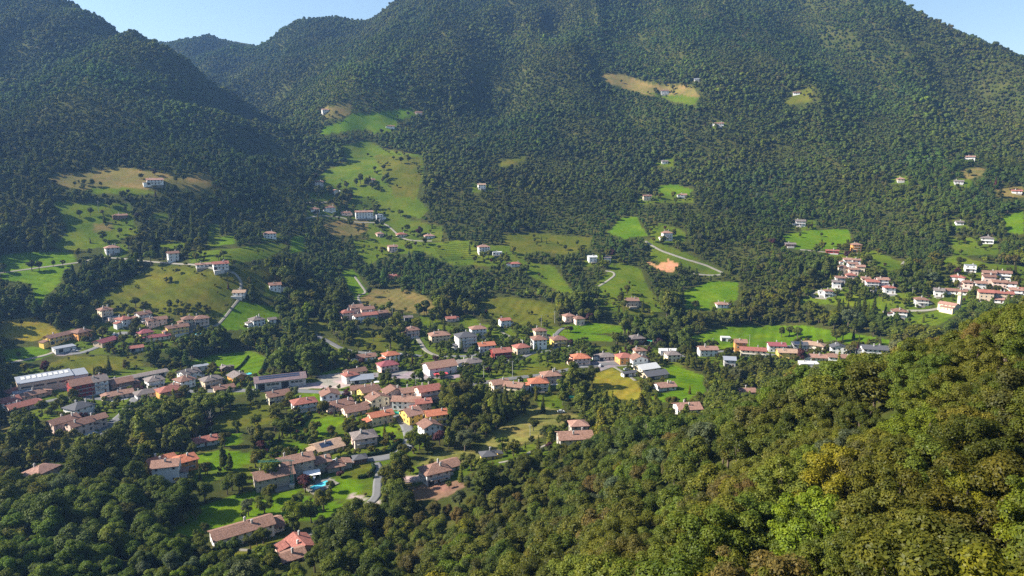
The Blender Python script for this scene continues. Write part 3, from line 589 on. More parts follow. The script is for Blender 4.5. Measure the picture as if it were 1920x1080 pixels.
# ------------------------------------------------------------------ buildings
# px py  length depth floors turn roof wall roofing options | label      (turn = how far its front is turned away from the line of sight)
HOUSES = '''
199 600 9 9 3 20 h c B b2|cream three-storey house with brown hip roof at the foot of the convex meadow
211 603 7 6 1 20 f p L -|low pinkish annexe with flat roof beside the cream three-storey house
234 612 9 10 2 32 h w R 2|white house with reddish hip roof left of the long pink row
269 602 10 9 2 25 g g B b|grey-white house with brown roof directly under the convex meadow
294 612 15 8 2 12 g p B 2|long pink house with brown roof beside the grey-white one
273 637 10 9 2 20 h y M -|yellow house with maroon hip roof in the left hamlet
299 638 15 7 1 8 g c M -|low annexe with maroon roof next to the yellow house
118 641 25 8 2 34 g y B b|long orange-yellow terrace with brown roof and dark balconies
154 636 11 10 2 30 h o B -|orange house with brown roof joined to the long yellow terrace
199 647 15 9 1 42 g b M -|long low building with maroon roof among trees below the cream house
121 660 14 9 1 16 f g L n|grey flat-roofed workshop in the yard below the yellow terrace
256 659 9 6 1 6 g g R n|small shed with bright red roof among trees of the left hamlet
165 741 20 13 3 14 g r B b|three-storey apartment block with dark red facade panel and brown roof
188 737 8 12 3 14 g m K b|tall pale block joined to the red-fronted apartment house
228 732 13 10 2 15 g n B b|dark brown house with brown roof right of the red-fronted block
291 728 10 10 2 16 h w K b|white two-storey house with grey-brown hip roof by the long grey shed
226 747 14 8 1 10 g p P 2|low house with brick-coloured roof beside the steep road
272 746 11 9 1 14 h w K -|low white house with grey-brown hip roof left of the orange house
318 748 13 10 2 18 h o R b|orange house with red hip roof above the village road
74 735 13 10 1 22 h w K 2|low white house with grey hip roof in front of the factory
28 742 9 8 1 22 h p R -|small house with red roof at the left edge below the factory
62 748 13 8 1 18 h b P -|low house with brick-brown roof in front of the grey-roofed one
12 762 13 9 1 18 g m R 2|house with long red roof cut by the left picture edge
42 770 15 9 1 20 g p R -|long low house with red-brown roof beside the cut-off one
150 781 12 11 2 34 h w G 2|white two-storey house with slate grey hip roof above the steep road
120 808 14 9 2 26 g p B 2|pink house with brown roof, left wing of the three-roofed group
151 814 11 9 2 26 g p B -|pink house with brown roof, middle of the three-roofed group
178 804 11 8 2 20 g p B -|pink house with brown roof, right wing of the three-roofed group
80 894 11 9 1 40 h b S -|house with pinkish hip roof half buried in the left lower wood
355 612 10 9 2 8 h c B b|cream villa with brown roof, left half of the pair under the meadow lane
378 611 11 9 2 8 h p B b|pinkish villa with brown roof, right half of the pair under the meadow lane
333 627 16 8 2 14 g y B b|yellow house with long brown roof below the cream villa pair
482 613 10 10 2 24 h w K 2|white villa with grey-brown hip roof alone by the wooded gully
510 606 6 6 1 12 g w K n|tiny white shed right of the lone white villa
354 714 11 10 2 30 g w K 2|white house with grey-brown gable roof behind the mint house
347 728 10 10 2 28 h m B 2|pale mint house with brown hip roof by the village road
397 727 12 9 2 22 h b K b|beige house with grey-brown hip roof right of the mint house
420 736 12 7 1 14 g b B -|low house with purplish brown roof below the beige one
446 714 10 11 1 22 x o K 2|salmon house with dark gable roof beside the bright green field
422 697 6 5 1 20 x n K -|small dark chalet at the edge of the bright green field
378 695 10 6 1 8 f g L n|open shed with pale flat roof behind the white gabled house
522 757 13 10 2 14 g c B b|cream house with brown roof and yellow garden tree below the big shed
571 772 14 10 2 12 h w R b2|white house with broad red hip roof and garage openings
619 757 11 10 2 8 x m B -|pale blue-white house showing a tall gable to the village street
640 768 13 11 1 24 g p B 2|pinkish bungalow, left part of the sprawling brown roof
666 778 14 11 1 20 g p B -|pinkish bungalow, right part of the sprawling brown roof with skylight
714 796 13 8 2 20 g b O 2|beige two-storey house with long orange-red roof
771 795 9 12 2 30 g y S -|yellow house with broad salmon roof left of its yellow twin
817 795 12 9 2 14 g y O b|bright yellow house with orange-red roof above the steep slope
805 818 10 9 2 24 x w B -|white house with purplish gable roof below the yellow houses
683 838 12 11 2 12 h p K b2|grey-pink villa with brown hip roof inside the road bend
614 850 14 12 1 24 g c T s|cream house with tan roof and a solar field above the farm
514 915 17 10 2 10 g s P 2|stone farmhouse with mottled roof, left wing beside the crane
556 896 15 10 3 14 g s P 2|tall stone farmhouse, middle wing with pergola in front
600 886 9 8 2 14 g s P -|stone farmhouse annexe with lower roof right of the tall wing
628 884 8 8 1 12 h s P -|small stone outbuilding with hip roof at the farm's right end
675 869 6 5 1 10 h n G n|dark timber gazebo on the mown lawn by the lane
692 749 12 10 2 26 g y B 2|yellow-walled house with broad brown roof at the top of the old core
708 764 12 9 2 24 x c B -|cream house with stepped brown gables in the old core
738 751 12 9 2 20 x p B 2|pinkish house with brown gable roof in the old core behind the cream one
770 750 13 9 2 18 g p P -|pink-fronted old house with brown roof left of the balcony house
803 756 14 11 3 22 g p R b2|tall old house with reddish roof and white balcony columns
764 768 17 9 2 -14 g w P 2|long white old house with brown roof sloping down the lane
793 772 9 8 2 12 g p R -|small red-roofed house squeezed behind the yellow houses
678 718 15 10 1 6 g g L n|grey-blue metal-roofed barn in the village middle
680 736 15 8 1 6 g c B n|long brown-roofed barn in front of the metal-roofed one
657 718 9 8 2 22 h w R -|small white house with red hip roof left of the barns
669 704 12 8 1 24 g c B -|cream bungalow with dark brown roof above the barns
727 698 13 10 2 20 h p M b|pink villa with maroon hip roof at the white yard
733 679 11 9 2 20 h w O -|house with bright orange hip roof behind the pink villa
685 676 15 8 1 10 g w B 2|long white bungalow with brown roof on the wood-edge lane
825 702 21 14 2 22 g w P n|big white hall with wide brown roof and blind side wall
883 686 15 11 1 24 h w K 2|low white house with grey-brown roofs right of the big hall
772 631 11 10 2 16 h p B b|pink-beige house with brown hip roof above the pale drive
824 641 16 11 2 14 h b P 2|broad beige house with tan hip roof right of the pink-beige one
873 656 15 13 4 18 h w G b|tall white apartment block with dark slab roof among the road houses
896 634 13 9 3 16 h w S b|white three-storey house with pale reddish roof behind the apartment block
911 660 13 9 2 18 g w O 2|white house with orange roof right of the tall apartment block
939 673 14 11 2 18 g r R b|dark red house with red roof by the main road
977 664 11 10 2 24 h b R -|tan house with red-brown roof right of the dark red one
1010 655 11 11 3 14 h w B -|white cube-like three-storey house with brown hip roof
1012 638 10 9 3 16 h c B -|beige three-storey house just behind the white cube-like one
1047 649 12 11 2 18 h y B b|yellow house with brown hip roof and white balconies
946 612 10 8 2 20 g w R 2|white house with bright red roof alone on the mown slope
1066 604 10 9 2 24 h p S -|pink house with pale red roof, left of the twin pair
1085 609 9 9 2 22 h p B -|pinkish grey house with brown roof, right of the twin pair
1087 685 13 11 2 18 h p O b2|pink house with orange-red hip roof beside the main road
1136 675 13 9 1 16 h w K b|white villa with grey roof and terrace by the car park
1170 683 11 10 2 24 h o R -|orange house with brown-red roof at the road junction
1198 670 9 8 2 22 h c B -|house with brown hip roof behind the white gabled one
1196 687 12 9 2 24 x w B 2|white gabled house with brown roof at the road junction
1212 698 15 11 1 36 g c W n|cream workshop with pale low roof right of the junction
1226 710 17 10 1 34 g b G n|low workshop with dark grey roof below the cream one
1178 706 10 4 1 34 g w G n|narrow white carport with dark roof along the yellow-green field
1246 732 12 9 1 28 g w S 2|white house with salmon roof alone in the bright lawn field
1288 780 13 11 2 22 g w S b2|white house with mottled salmon roof at the edge of the near wood
1260 678 10 9 2 20 h c K 2|cream house with grey-brown hip roof left of the dark tree group
1253 665 14 8 1 12 f w W n|low white pavilion roofs behind the cream hip-roofed house
1192 646 12 10 2 24 h n K b|brown chalet with purplish roof near the green pool cover
1326 668 14 9 2 16 g w S 2|white house with salmon roof left of the orange tower house
1387 660 9 9 3 8 g o P -|orange tower-like house with brick roof in front of the broad meadow
1411 669 19 8 2 6 g c R b|long row house with red roof right of the orange tower
1367 688 8 8 2 6 g g L n|grey-roofed shed between dark trees below the red-roofed row
1077 836 17 11 2 12 g s P 2|big stone farmhouse with brown roof above the near wood
1084 822 9 8 3 12 h s S n|raised hipped loft at the back of the stone farmhouse
936 735 11 9 2 22 g c P -|cream house with pinkish roof, left of the pair below the main road
965 740 12 9 2 -20 g c P 2|cream house with pinkish roof, right of the pair below the main road
1009 733 12 10 2 10 h w O b|white house with brilliant orange roof below the main road
1032 719 12 10 2 16 h p P 2|pinkish grey house with hip roof behind the brilliant orange one
815 905 12 10 2 24 h w P b2|white house with brown hip roof on the bare brown ground
840 884 9 9 1 28 g w P n|grey-roofed white barn right behind the house on brown ground
915 862 7 6 1 12 h y G -|small yellow garden house with dark roof at the mown slope foot
456 1018 23 9 2 14 g w P 2|long white farmhouse with old brown roof in the lower meadow
504 1002 10 9 1 22 g w P 2|right wing of the long white farmhouse with two chimneys
563 1036 9 11 1 22 x p R 2|low red-roofed old house at the bottom, left edge of the near wood
548 1054 8 7 1 18 g p P -|small brown-roofed annexe of the red-roofed old house at the bottom
315 905 11 9 3 -10 g w P 2|tall white farmhouse with brown roof in the left lower wood
306 884 12 8 2 14 h o O -|house with bright orange-red roof behind the tall white farmhouse
346 884 11 9 2 14 h o O b|ochre house with orange-red hip roofs right of the tall white farmhouse
385 836 11 8 1 8 g m R 2|small bluish white cottage with red roof and chimneys in the garden wood
1685 596 13 11 2 10 h w B b|white house with brown roof, lowest of the church village
1726 574 12 10 2 14 h w B b|white house with brown hip roof left of the church
1792 552 19 9 1 6 g w B 2|long low white house with brown roof just behind the church
1759 557 9 10 2 8 g w K -|white house with grey-brown roof left behind the church
1795 526 14 9 1 -8 h w R 2|long white house with red roof above the church
1818 510 11 9 2 8 f w L b|white house with grey flat roof, topmost of the right village
1813 541 9 8 2 12 h p B -|small brown-roofed house right above the church houses
1836 543 10 9 2 18 g w P -|white house with pinkish roof at the left of the dense right cluster
1852 536 11 9 3 14 g p B 2|tall pink house with brown roof in the dense right cluster
1853 523 12 9 2 10 g p P -|pinkish house, left of the two at the top of the dense right cluster
1880 523 14 9 2 6 g w B b|white house, right of the two at the top of the dense right cluster
1872 541 13 9 2 12 g p P 2|pink-roofed house in the middle of the dense right cluster
1892 543 11 8 2 8 g w B -|white house with brown roof right of the pink-roofed middle one
1846 566 13 10 3 10 g b R -|big tan block with red roof at the front of the dense right cluster
1878 562 18 9 2 8 g b R 2|long tan house with red roof right of the big tan block
1871 568 9 7 1 8 g w S -|low white house in front of the long tan one
1903 556 11 9 2 8 g w P b|white house with pinkish roof near the right picture edge
1918 556 9 9 2 8 g w R -|white house with red roof cut by the right picture edge
1588 497 9 8 2 14 g w S -|white house, topmost left of the stepped hill hamlet
1604 498 9 7 2 10 g w P -|white house, topmost right of the stepped hill hamlet
1597 505 10 8 2 14 g w P 2|white house, second step of the stepped hill hamlet
1580 512 9 9 2 18 h c B -|cream house with brown hip roof, left side of the stepped hamlet
1612 511 9 8 2 8 g c S -|cream house, right side of the stepped hamlet
1599 516 10 7 2 12 g p P -|pinkish house in the middle of the stepped hamlet
1594 527 10 8 2 12 h p R -|house with red hip roof below the stepped hamlet
1574 532 10 8 2 14 g g B -|grey house with brown roof left below the red hip roof
1567 540 9 8 2 10 g w K 2|white house with grey-brown roof at the hairpin lane
1552 557 9 8 2 14 h w B b|white house with brown hip roof at the left end of the village
1541 553 8 6 1 10 f w W -|low white annexe at the left end of the village
1633 545 13 9 3 14 g w R b|large white three-storey house with reddish roof below the hamlet
1653 541 11 9 3 14 g w S b|white three-storey house joined behind the large one
1666 551 11 9 2 18 h w R 2|white house with small red hip roof right of the large one
1622 533 9 7 2 10 g c P -|cream house tucked left behind the large white one
1604 473 11 9 3 18 h o S b|tall orange house on the hill above the villages
1560 475 15 6 1 6 g r R -|long low red-brown stable left of the tall orange house
1481 463 12 7 1 14 g n K -|dark brown barn at the left of the green clearing
1250 451 12 10 3 16 h w P b2|white three-storey house with balconies alone on the wooded slope
1500 424 12 9 2 8 g w K b|white and brown chalet above the green clearing
1850 457 13 9 2 8 h w K b|white house with terrace alone in the right meadows
1798 422 9 8 1 16 g w K -|small dark-roofed house in the clearing on the far right slope
1906 363 12 8 1 6 g w R -|white house with red roof high at the right picture edge
1818 302 13 8 2 8 g w S -|white house with reddish roof above the tan patch on the right slope
1797 345 12 8 1 8 g g K -|grey low house below the tan patch on the right slope
1688 340 10 8 1 14 h b S -|lone cottage in the dark forest of the right slope
1213 376 12 8 2 10 g c B 2|cream house left of the small green terraces
1281 370 9 8 1 8 g w S -|little white cottage right of the small green terraces
1246 307 10 8 1 10 g w K -|lone white cottage in a forest gap on the main mountain
1348 236 15 8 1 4 g w B 2|long white cottage deep in the main mountain forest
1493 178 12 8 1 6 g w B -|white hut in the small olive clearing of the main mountain
1246 177 15 9 2 8 g w B 2|white farmhouse in the tan pasture high on the mountain
1306 152 9 7 1 6 g w L -|small white hut above the tan mountain pasture
903 355 11 8 2 10 g w T -|lone white house in the forest left of the middle slope
610 212 12 8 2 12 g w S -|white house on the tan knoll at the top of the spur
785 215 12 8 1 8 g p B -|farmhouse at the forest edge of the high meadow
733 241 12 8 1 8 g w B -|white farmhouse on the high meadow of the spur
597 349 12 9 2 18 g g B 2|grey farmhouse at the left edge of the long climbing meadow
629 366 6 9 2 20 x w S n|small white chapel beside the row of dark conifers
697 345 9 7 2 10 g b P -|beige hut in the middle of the long climbing meadow
590 397 12 9 1 12 h w B -|white bungalow left of the hillside hamlet
619 398 13 10 2 14 h w B b|white and brown chalet in the hillside hamlet
648 404 12 8 1 10 g p B -|low pinkish house left of the long white row
683 411 24 9 3 8 g w S 2|long white three-storey row house of the hillside hamlet
710 413 10 12 2 18 f w L b|white flat-terraced house at the right end of the long row
632 363 7 5 1 10 g w W -|white stable behind the conifer row
712 443 9 8 1 16 h p S -|small pinkish cottage below the tan field
753 444 13 9 1 20 h c R -|house with bright red-brown roof below the hillside hamlet
805 447 13 9 1 12 h w S 2|white bungalow with pale red roof right of the red-roofed one
506 447 14 9 2 6 h w S -|white house with pale red roof left of the deep gully wood
907 477 14 10 3 14 h w S b|white three-storey villa at the oval lawn
932 479 12 8 1 8 f w W -|low white annexe right of the villa at the oval lawn
966 500 12 8 1 12 h w R -|bungalow with red roof below the oval lawn
1110 492 10 8 2 18 g w W -|white house before dark trees in the middle of the slope
1138 493 8 7 2 10 g w K -|shaded white house right behind the dark conifers
1184 575 13 11 2 12 g b P 2|stone-beige farmhouse above the valley wood
1352 577 11 9 1 16 h w S 2|white cottage at the bright meadow by the tall wood
291 348 18 9 2 6 g w S b|long white farmhouse in the dry hillside pasture
228 410 11 7 1 6 g n P -|brown shed in the terraced meadow
211 476 13 10 2 10 h g S 2|grey house with pale hip roof above the left hillside wood
325 491 10 8 3 10 g w B -|white tower-like house beside the lane above the convex meadow
382 501 14 6 1 6 g w S -|long low white garage at the lane above the convex meadow
414 507 14 9 2 8 g w R b2|white house with dark balconies above the convex meadow
450 556 11 9 1 -14 g w T -|white house with tan roof at the right rim of the convex meadow
516 546 11 9 2 6 g w B -|white house with brown roof at the gully edge below the convex meadow
650 598 11 10 2 22 h p R 2|reddish-roofed house at the left of the old hamlet
667 588 13 10 2 18 g p P 2|pinkish house with brown roof at the top of the old hamlet
688 591 13 9 2 16 g p B -|old house with dark brown roof in the middle of the old hamlet
672 605 9 8 2 20 g w B -|white-walled house at the front of the old hamlet
693 602 14 9 2 14 g s R 2|wide stone house with red-brown roof at the front of the old hamlet
716 598 11 8 2 20 g n B -|dark barn at the right end of the old hamlet
765 601 8 6 1 10 g g K n|small grey shed right of the old hamlet
1455 660 13 9 2 12 g w M 2|white house with deep red roof before the broad meadow
1474 673 14 9 2 14 g y T -|yellow house with tan roof below the deep red one
1498 658 11 8 2 14 g g G s|grey house with solar roof right of the deep red one
1524 658 17 9 2 -12 h c T b|cream house with tan hip roofs beside the solar-roofed one
1571 664 11 9 2 10 x w G -|white house with dark slate gables among the right valley houses
1537 676 15 8 1 14 g w S 2|white low house with pale red roof near the near-wood edge
1581 676 22 8 1 10 g w P 2|long low house with pinkish roof beside the near-wood edge
1641 667 20 10 2 14 g w G 2|large white house with slate roof, rightmost of the valley houses
1516 690 13 9 1 16 f w W b|white modern flat-roofed villa touching the near wood
1402 741 8 7 1 20 g c S -|little cream house peeping over the near wood
1360 640 8 6 1 10 f w W n|tiny white hut by the broad meadow
845 603 9 7 1 12 g p R -|reddish cottage in the wood right of the tan field
736 523 8 7 1 12 g o R -|red-roofed cottage inside the middle wood
736 472 11 9 2 14 g p S -|pinkish house below the hillside hamlet, nearest the middle wood
'''
WINM = []
for fr in ('frame', 'shutter'):
    b_ = MB(); b_.box(-.58,.58,-.05,.03,-.05,1.40,0); b_.box(-.44,.44,-.09,-.05,.08,1.27,1)
    w_ = b_.mesh('window'); w_.materials.append(MAT[fr]); w_.materials.append(MAT['glass']); WINM.append(w_)
b_ = MB(); b_.box(-.55,.55,-.05,.03,0,2.15,0); b_.box(-.45,.45,-.09,-.05,.0,2.05,1)
DOORM = b_.mesh('door'); DOORM.materials.append(MAT['frame']); DOORM.materials.append(MAT['door'])
b_ = MB(); b_.box(-1.5,1.5,-.05,.03,0,2.6,0); b_.box(-1.35,1.35,-.09,-.05,0,2.45,1)
GATEM = b_.mesh('garage_door'); GATEM.materials.append(MAT['frame']); GATEM.materials.append(MAT['dark'])
b_ = MB(); b_.box(-.35,.35,-.3,.3,-1.2,1.0,0); b_.box(-.45,.45,-.4,.4,1.0,1.14,0); b_.box(-.25,.25,-.2,.2,1.14,1.4,0)
CHIMM = b_.mesh('chimney'); CHIMM.materials.append(MAT['concrete'])
b_ = MB(); b_.box(-.5,.5,-.82,.82,0,.05,0)
PANM = b_.mesh('solar_panel'); PANM.materials.append(MAT['solar'])

def roof_solid(kind, L, W, ze, rise, oh, th):
    """closed roof body: overhang oh beyond the walls, th thick, the eaves at the height the slope has there"""
    a, b = L / 2 + oh, W / 2 + oh
    if kind == 'f':
        return MB().box(-a + oh * .6, a - oh * .6, -b + oh * .6, b - oh * .6, ze, ze + th * 1.4)
    zl = ze - rise * oh / (W / 2)
    r = a if kind == 'g' else max(a - b, 0.4)
    top = [(-a,-b,zl),(a,-b,zl),(a,b,zl),(-a,b,zl),(-r,0,ze+rise),(r,0,ze+rise)]
    bot = [(x, y, z - th) for x, y, z in top]
    f = [(0,1,5,4),(2,3,4,5),(1,2,5),(3,0,4)] if kind != 'g' else [(0,1,5,4),(2,3,4,5)]
    fb = [tuple(i + 6 for i in q[::-1]) for q in f]
    side = [(0,6,7,1),(2,8,9,3)]
    if kind == 'g': side += [(1,7,11,5),(5,11,8,2),(3,9,10,4),(4,10,6,0)]
    else: side += [(1,7,8,2),(3,9,6,0)]
    return MB().add(top + bot, f + fb + side)

HBOX = []      # (x0,x1,y0,y1 in pixels, metres ahead) of every building, and footprints
FOOT = []
def building(px, py, L, W, fl, turn, kind, wc, rc, opt, label, name='house', cat='house', floor_h=2.55):
    x, y, z = hit(px, py, 250 if px > 700 else 215)
    k_ = .94 if y < 560 else .86
    if px > 1530 and py < 600: k_ = .80
    L *= k_; W *= k_
    d_ = math.hypot(x, y); x += x / d_ * W * .42; y += y / d_ * W * .42; z = float(H(x, y))     # the traced point is the foot of the front wall
    yaw = R(turn) - math.atan((px - 960) / FPX)
    root = empty(name, (x, y, z), yaw)
    rnd = random.Random(int(px * 31 + py))
    lw, ll = (L, W)
    swap = kind == 'x'
    if swap: kind = 'g'
    RL_, RW_ = (W, L) if swap else (L, W)         # ridge runs along the roof's own x
    ca, sa = math.cos(yaw), math.sin(yaw)
    cs = [(sx * L / 2, sy * W / 2) for sx in (-1, 1) for sy in (-1, 1)]
    gz_ = [float(H(x + a * ca - b * sa, y + a * sa + b * ca)) - z for a, b in cs]
    z0 = min(gz_) - 1.0
    base = min(gz_) * .35 + .1
    ze = base + fl * floor_h + 0.3
    rise = 0 if kind == 'f' else RW_ / 2 * (0.40 if kind == 'g' else 0.42)
    wm = MB()
    hl, hw = RL_ / 2, RW_ / 2
    if kind == 'g':
        v = [(-hl,-hw,z0),(-hl,hw,z0),(-hl,hw,ze-.12),(-hl,0,ze+rise-.12),(-hl,-hw,ze-.12)]
        v += [(hl, b, c) for _, b, c in v]
        wm.add(v, [(0,4,3,2,1),(5,6,7,8,9),(0,5,9,4),(1,2,7,6),(0,1,6,5)])
    else:
        wm.box(-hl, hl, -hw, hw, z0, ze - .12)
    o = wm.build('wall', MAT['w' + wc], root)
    ro = roof_solid(kind, RL_, RW_, ze, rise, 0.75 if kind != 'f' else .4, .26).build('roof', MAT['r' + rc], root)
    if swap:
        o.rotation_euler[2] = ro.rotation_euler[2] = R(90)
    # chimneys sit through the roof slope
    nch = 0 if 'n' in opt else (2 if '2' in opt else 1)
    for k in range(nch):
        c = bpy.data.objects.new('chimney', CHIMM); link(c, ro)
        cx = rnd.uniform(-.32, .32) * RL_; cyy = rnd.choice((-1, 1)) * rnd.uniform(.12, .25) * RW_
        c.location = (cx, cyy, ze + rise * (1 - abs(cyy) / hw) + (.2 if kind != 'f' else .5)); c.scale = (1, 1, rnd.uniform(.8, 1.3))
    # openings on the walls that face the camera
    tocam = Vector((-x, -y)).normalized()
    wmesh = WINM[rnd.random() < 0.45]
    for nrm, half, span in (((0,-1), W/2, L), ((-1,0), L/2, W), ((1,0), L/2, W)):
        wn_ = Vector((nrm[0] * ca - nrm[1] * sa, nrm[0] * sa + nrm[1] * ca))
        if wn_.dot(tocam) < 0.08: continue
        rot = 0 if nrm == (0,-1) else (R(-90) if nrm == (-1,0) else R(90))
        nwin = max(1, int(span / (3.0 if nrm == (0,-1) else 3.6)))
        if 'n' in opt: nwin = min(nwin, 2)
        for f_ in range(fl):
            for k in range(nwin):
                t = (k + .5) / nwin * span - span / 2 + rnd.uniform(-.15, .15)
                isdoor = f_ == 0 and nrm == (0,-1) and k == nwin // 2
                ob = bpy.data.objects.new('door' if isdoor else 'window', DOORM if isdoor else wmesh)
                if not isdoor and rnd.random() < 0.1: continue
                if f_ == 0 and nrm == (0,-1) and k == 0 and ('b' in opt or 'n' in opt) and nwin > 1:
                    ob = bpy.data.objects.new('garage_door', GATEM); isdoor = True
                link(ob, root)
                zz = base + f_ * floor_h + (0.02 if isdoor else 1.0)
                d = half + .02
                ob.location = (t, -d, zz) if nrm == (0,-1) else (nrm[0] * d, t, zz); ob.rotation_euler = (0, 0, rot)
    if 'b' in opt and fl > 1:
        for f_ in range(1, fl):
            bb = MB(); zz = base + f_ * floor_h
            bx = L * rnd.uniform(.26, .44)
            bb.box(-bx, bx, -W/2 - 1.25, -W/2 - .01, zz - .18, zz, 0)
            bo = bb.build('balcony', MAT['concrete'], root)
            rr = MB(); rr.box(-bx, bx, -W/2 - 1.24, -W/2 - 1.19, zz + .92, zz + 1.0)
            nb = max(3, int(bx * 2 / .9))
            for k in range(nb + 1):
                q = -bx + .03 + (2 * bx - .06) * k / nb; rr.box(q - .03, q + .03, -W/2 - 1.235, -W/2 - 1.195, zz + .002, zz + .92)
            rr.build('railing', MAT['shutter'] if rnd.random() < .6 else MAT['frame'], bo)
    if 'n' not in opt and rnd.random() < .55:                     # paved terrace at the door
        tw_ = rnd.uniform(.5, .95) * L; tx_ = rnd.uniform(-.2, .2) * L; td = rnd.uniform(2.2, 4.5)
        MB().box(tx_ - tw_/2, tx_ + tw_/2, -W/2 - td, -W/2 - .012, z0 - 1.5, base + .0).build('terrace', MAT['concrete' if rnd.random() < .5 else 'gravel'], root)
    if 'n' not in opt and rnd.random() < .5:                      # lean-to at one end
        sd = rnd.choice((-1, 1)); aw = rnd.uniform(2.6, 4.2); ad = rnd.uniform(.45, .8) * W; ah = base + 2.5; y0_ = rnd.uniform(-W/2 + .3, W/2 - ad - .3)
        x0_, x1_ = (L/2 + .012, L/2 + aw) if sd > 0 else (-L/2 - aw, -L/2 - .012)
        ax = MB().box(x0_, x1_, y0_, y0_ + ad, z0 - 1, ah).build('lean_to', MAT['w' + wc], root)
        hi_, lo_ = ah + .9, ah + .02
        za, zb = (hi_, lo_) if sd > 0 else (lo_, hi_); q0, q1 = (x0_, x1_ + .45) if sd > 0 else (x0_ - .45, x1_)
        MB().add([(q0,y0_-.4,za),(q1,y0_-.4,zb),(q1,y0_+ad+.4,zb),(q0,y0_+ad+.4,za),(q0,y0_-.4,za+.2),(q1,y0_-.4,zb+.2),(q1,y0_+ad+.4,zb+.2),(q0,y0_+ad+.4,za+.2)],
                 [(3,2,1,0),(4,5,6,7),(0,1,5,4),(1,2,6,5),(2,3,7,6),(3,0,4,7)]).build('lean_to_roof', MAT['r' + rc], ax)
    if 's' in opt and kind in 'gh':
        sl = math.atan2(rise, hw)
        for ix in range(6):
            for iy in range(2):
                p = bpy.data.objects.new('solar_panel', PANM); link(p, ro)
                ddx = (ix - 2.5) * 1.04; dy = -hw * .28 - iy * 1.66
                p.location = (ddx - RL_ * .12, dy, ze + rise * (1 + dy / hw) + .06); p.rotation_euler = (sl, 0, 0)
    tag(root, label, cat)
    X, Y, Z = [], [], []
    for a in (-L/2 - .5, L/2 + .5):
        for b in (-W/2 - .5, W/2 + .5):
            for c in (z, z + ze + rise * .8):
                X.append(x + a * ca - b * sa); Y.append(y + a * sa + b * ca); Z.append(c)
    qx, qy, qd = proj(np.array(X), np.array(Y), np.array(Z))
    HBOX.append((qx.min(), qx.max(), qy.min(), qy.max(), y)); FOOT.append((x, y, math.hypot(L, W) / 2))
    return root, ze, rise

for line in HOUSES.strip().split('\n'):
    d, label = line.split('|'); q = d.split()
    building(float(q[0]), float(q[1]), float(q[2]), float(q[3]), int(q[4]), float(q[5]), q[6], q[7], q[8], q[9], label.strip())

# the factory with strip windows, the shed with the solar roof, the long shed, the church
def part_box(name, root, mat, *b):
    return MB().box(*b).build(name, mat, root)
x, y, z = hit(98, 723)
fac = tag(empty('factory', (x, y, z), R(6) - math.atan((98 - 960) / FPX)), 'long beige factory hall with metal roof and dark strip windows', 'factory')
MB().box(-18,11,-9,9,-2.5,6.6).build('wall', MAT['wb'], fac); MB().box(11.01,19,-8.4,8.4,-2.5,6.0).build('wall', MAT['wg'], fac)
rf = MB().box(-18.4,11.3,-9.4,9.4,6.6,7.1).build('roof', MAT['rL'], fac); MB().box(11.31,19.4,-8.8,8.8,6.0,6.4).build('roof', MAT['rL'], fac)
for k in range(9): part_box('skylight', rf, MAT['rW'], -15.5 + k * 2.9, -13.6 + k * 2.9, -1.2, 5.5, 7.101, 7.35)
for k in range(4): part_box('window', fac, MAT['glass'], -16.6 + k * 6.6, -11.4 + k * 6.6, -9.08, -8.98, 3.6, 4.7)
part_box('garage_door', fac, MAT['dark'], 13, 17, -8.49, -8.38, 0, 4.2)
MB().box(-21,-12,-15.5,-9.5,-2.5,2.7).build('annexe', MAT['ww'], fac); MB().box(-21.4,-11.6,-15.9,-9.45,2.7,3.0).build('annexe_roof', MAT['rL'], fac)
HBOX.append((45, 152, 690, 728, y)); FOOT.append((x, y, 20))
x, y, z = hit(525, 722)
shd = tag(empty('farm_shed', (x, y, z), R(4) - math.atan((525 - 960) / FPX)), 'big grey shed with purplish roof carrying two rows of solar panels', 'shed')
MB().add([(-15,-7,-2),(-15,7,-2),(-15,7,5.2),(-15,0,7.3),(-15,-7,5.2),(15.5,-7,-2),(15.5,7,-2),(15.5,7,5.2),(15.5,0,7.3),(15.5,-7,5.2)],
         [(0,4,3,2,1),(5,6,7,8,9),(0,5,9,4),(1,2,7,6),(0,1,6,5)]).build('wall', MAT['wg'], shd)
rs = roof_solid('g', 30.5, 14, 5.35, 2.1, .8, .25).build('roof', MAT['rV'], shd); rs.location.x = .25
sl = math.atan2(2.1, 7)
for r_ in range(2):
    for k in range(22):
        p = bpy.data.objects.new('solar_panel', PANM); link(p, rs)
        dy = -1.4 - r_ * 2.1; p.location = (-12.4 + k * 1.13, dy, 5.35 + 2.1 * (1 + dy / 7) + .07); p.rotation_euler = (sl, 0, 0)
for a, b in ((-13.5,-9.5),(0.5,5)): part_box('garage_door', shd, MAT['dark'], a, b, -7.1, -6.98, 0, 4.2)
for a in (-8.2,-5.6,-3,6.2,8.8,11.4): part_box('window', shd, MAT['glass'], a, a + 2.1, -7.09, -6.98, 2.6, 3.9)
HBOX.append((480, 570, 688, 724, y)); FOOT.append((x, y, 17))
x, y, z = hit(252, 714)
lsh = tag(empty('storage_shed', (x, y, z), R(16) - math.atan((252 - 960) / FPX)), 'very long narrow shed with plain grey roof behind the white hip-roofed house', 'shed')
MB().box(-20,20,-4,4,-3,3.2).build('wall', MAT['wg'], lsh); roof_solid('g', 40, 8, 3.3, .9, .6, .2).build('roof', MAT['rK'], lsh)
for k in range(6): part_box('garage_door', lsh, MAT['dark'], -18 + k * 6.4, -14.5 + k * 6.4, -4.08, -3.98, 0, 2.6)
HBOX.append((196, 310, 690, 722, y)); FOOT.append((x, y, 20))
x, y, z = hit(1778, 581)
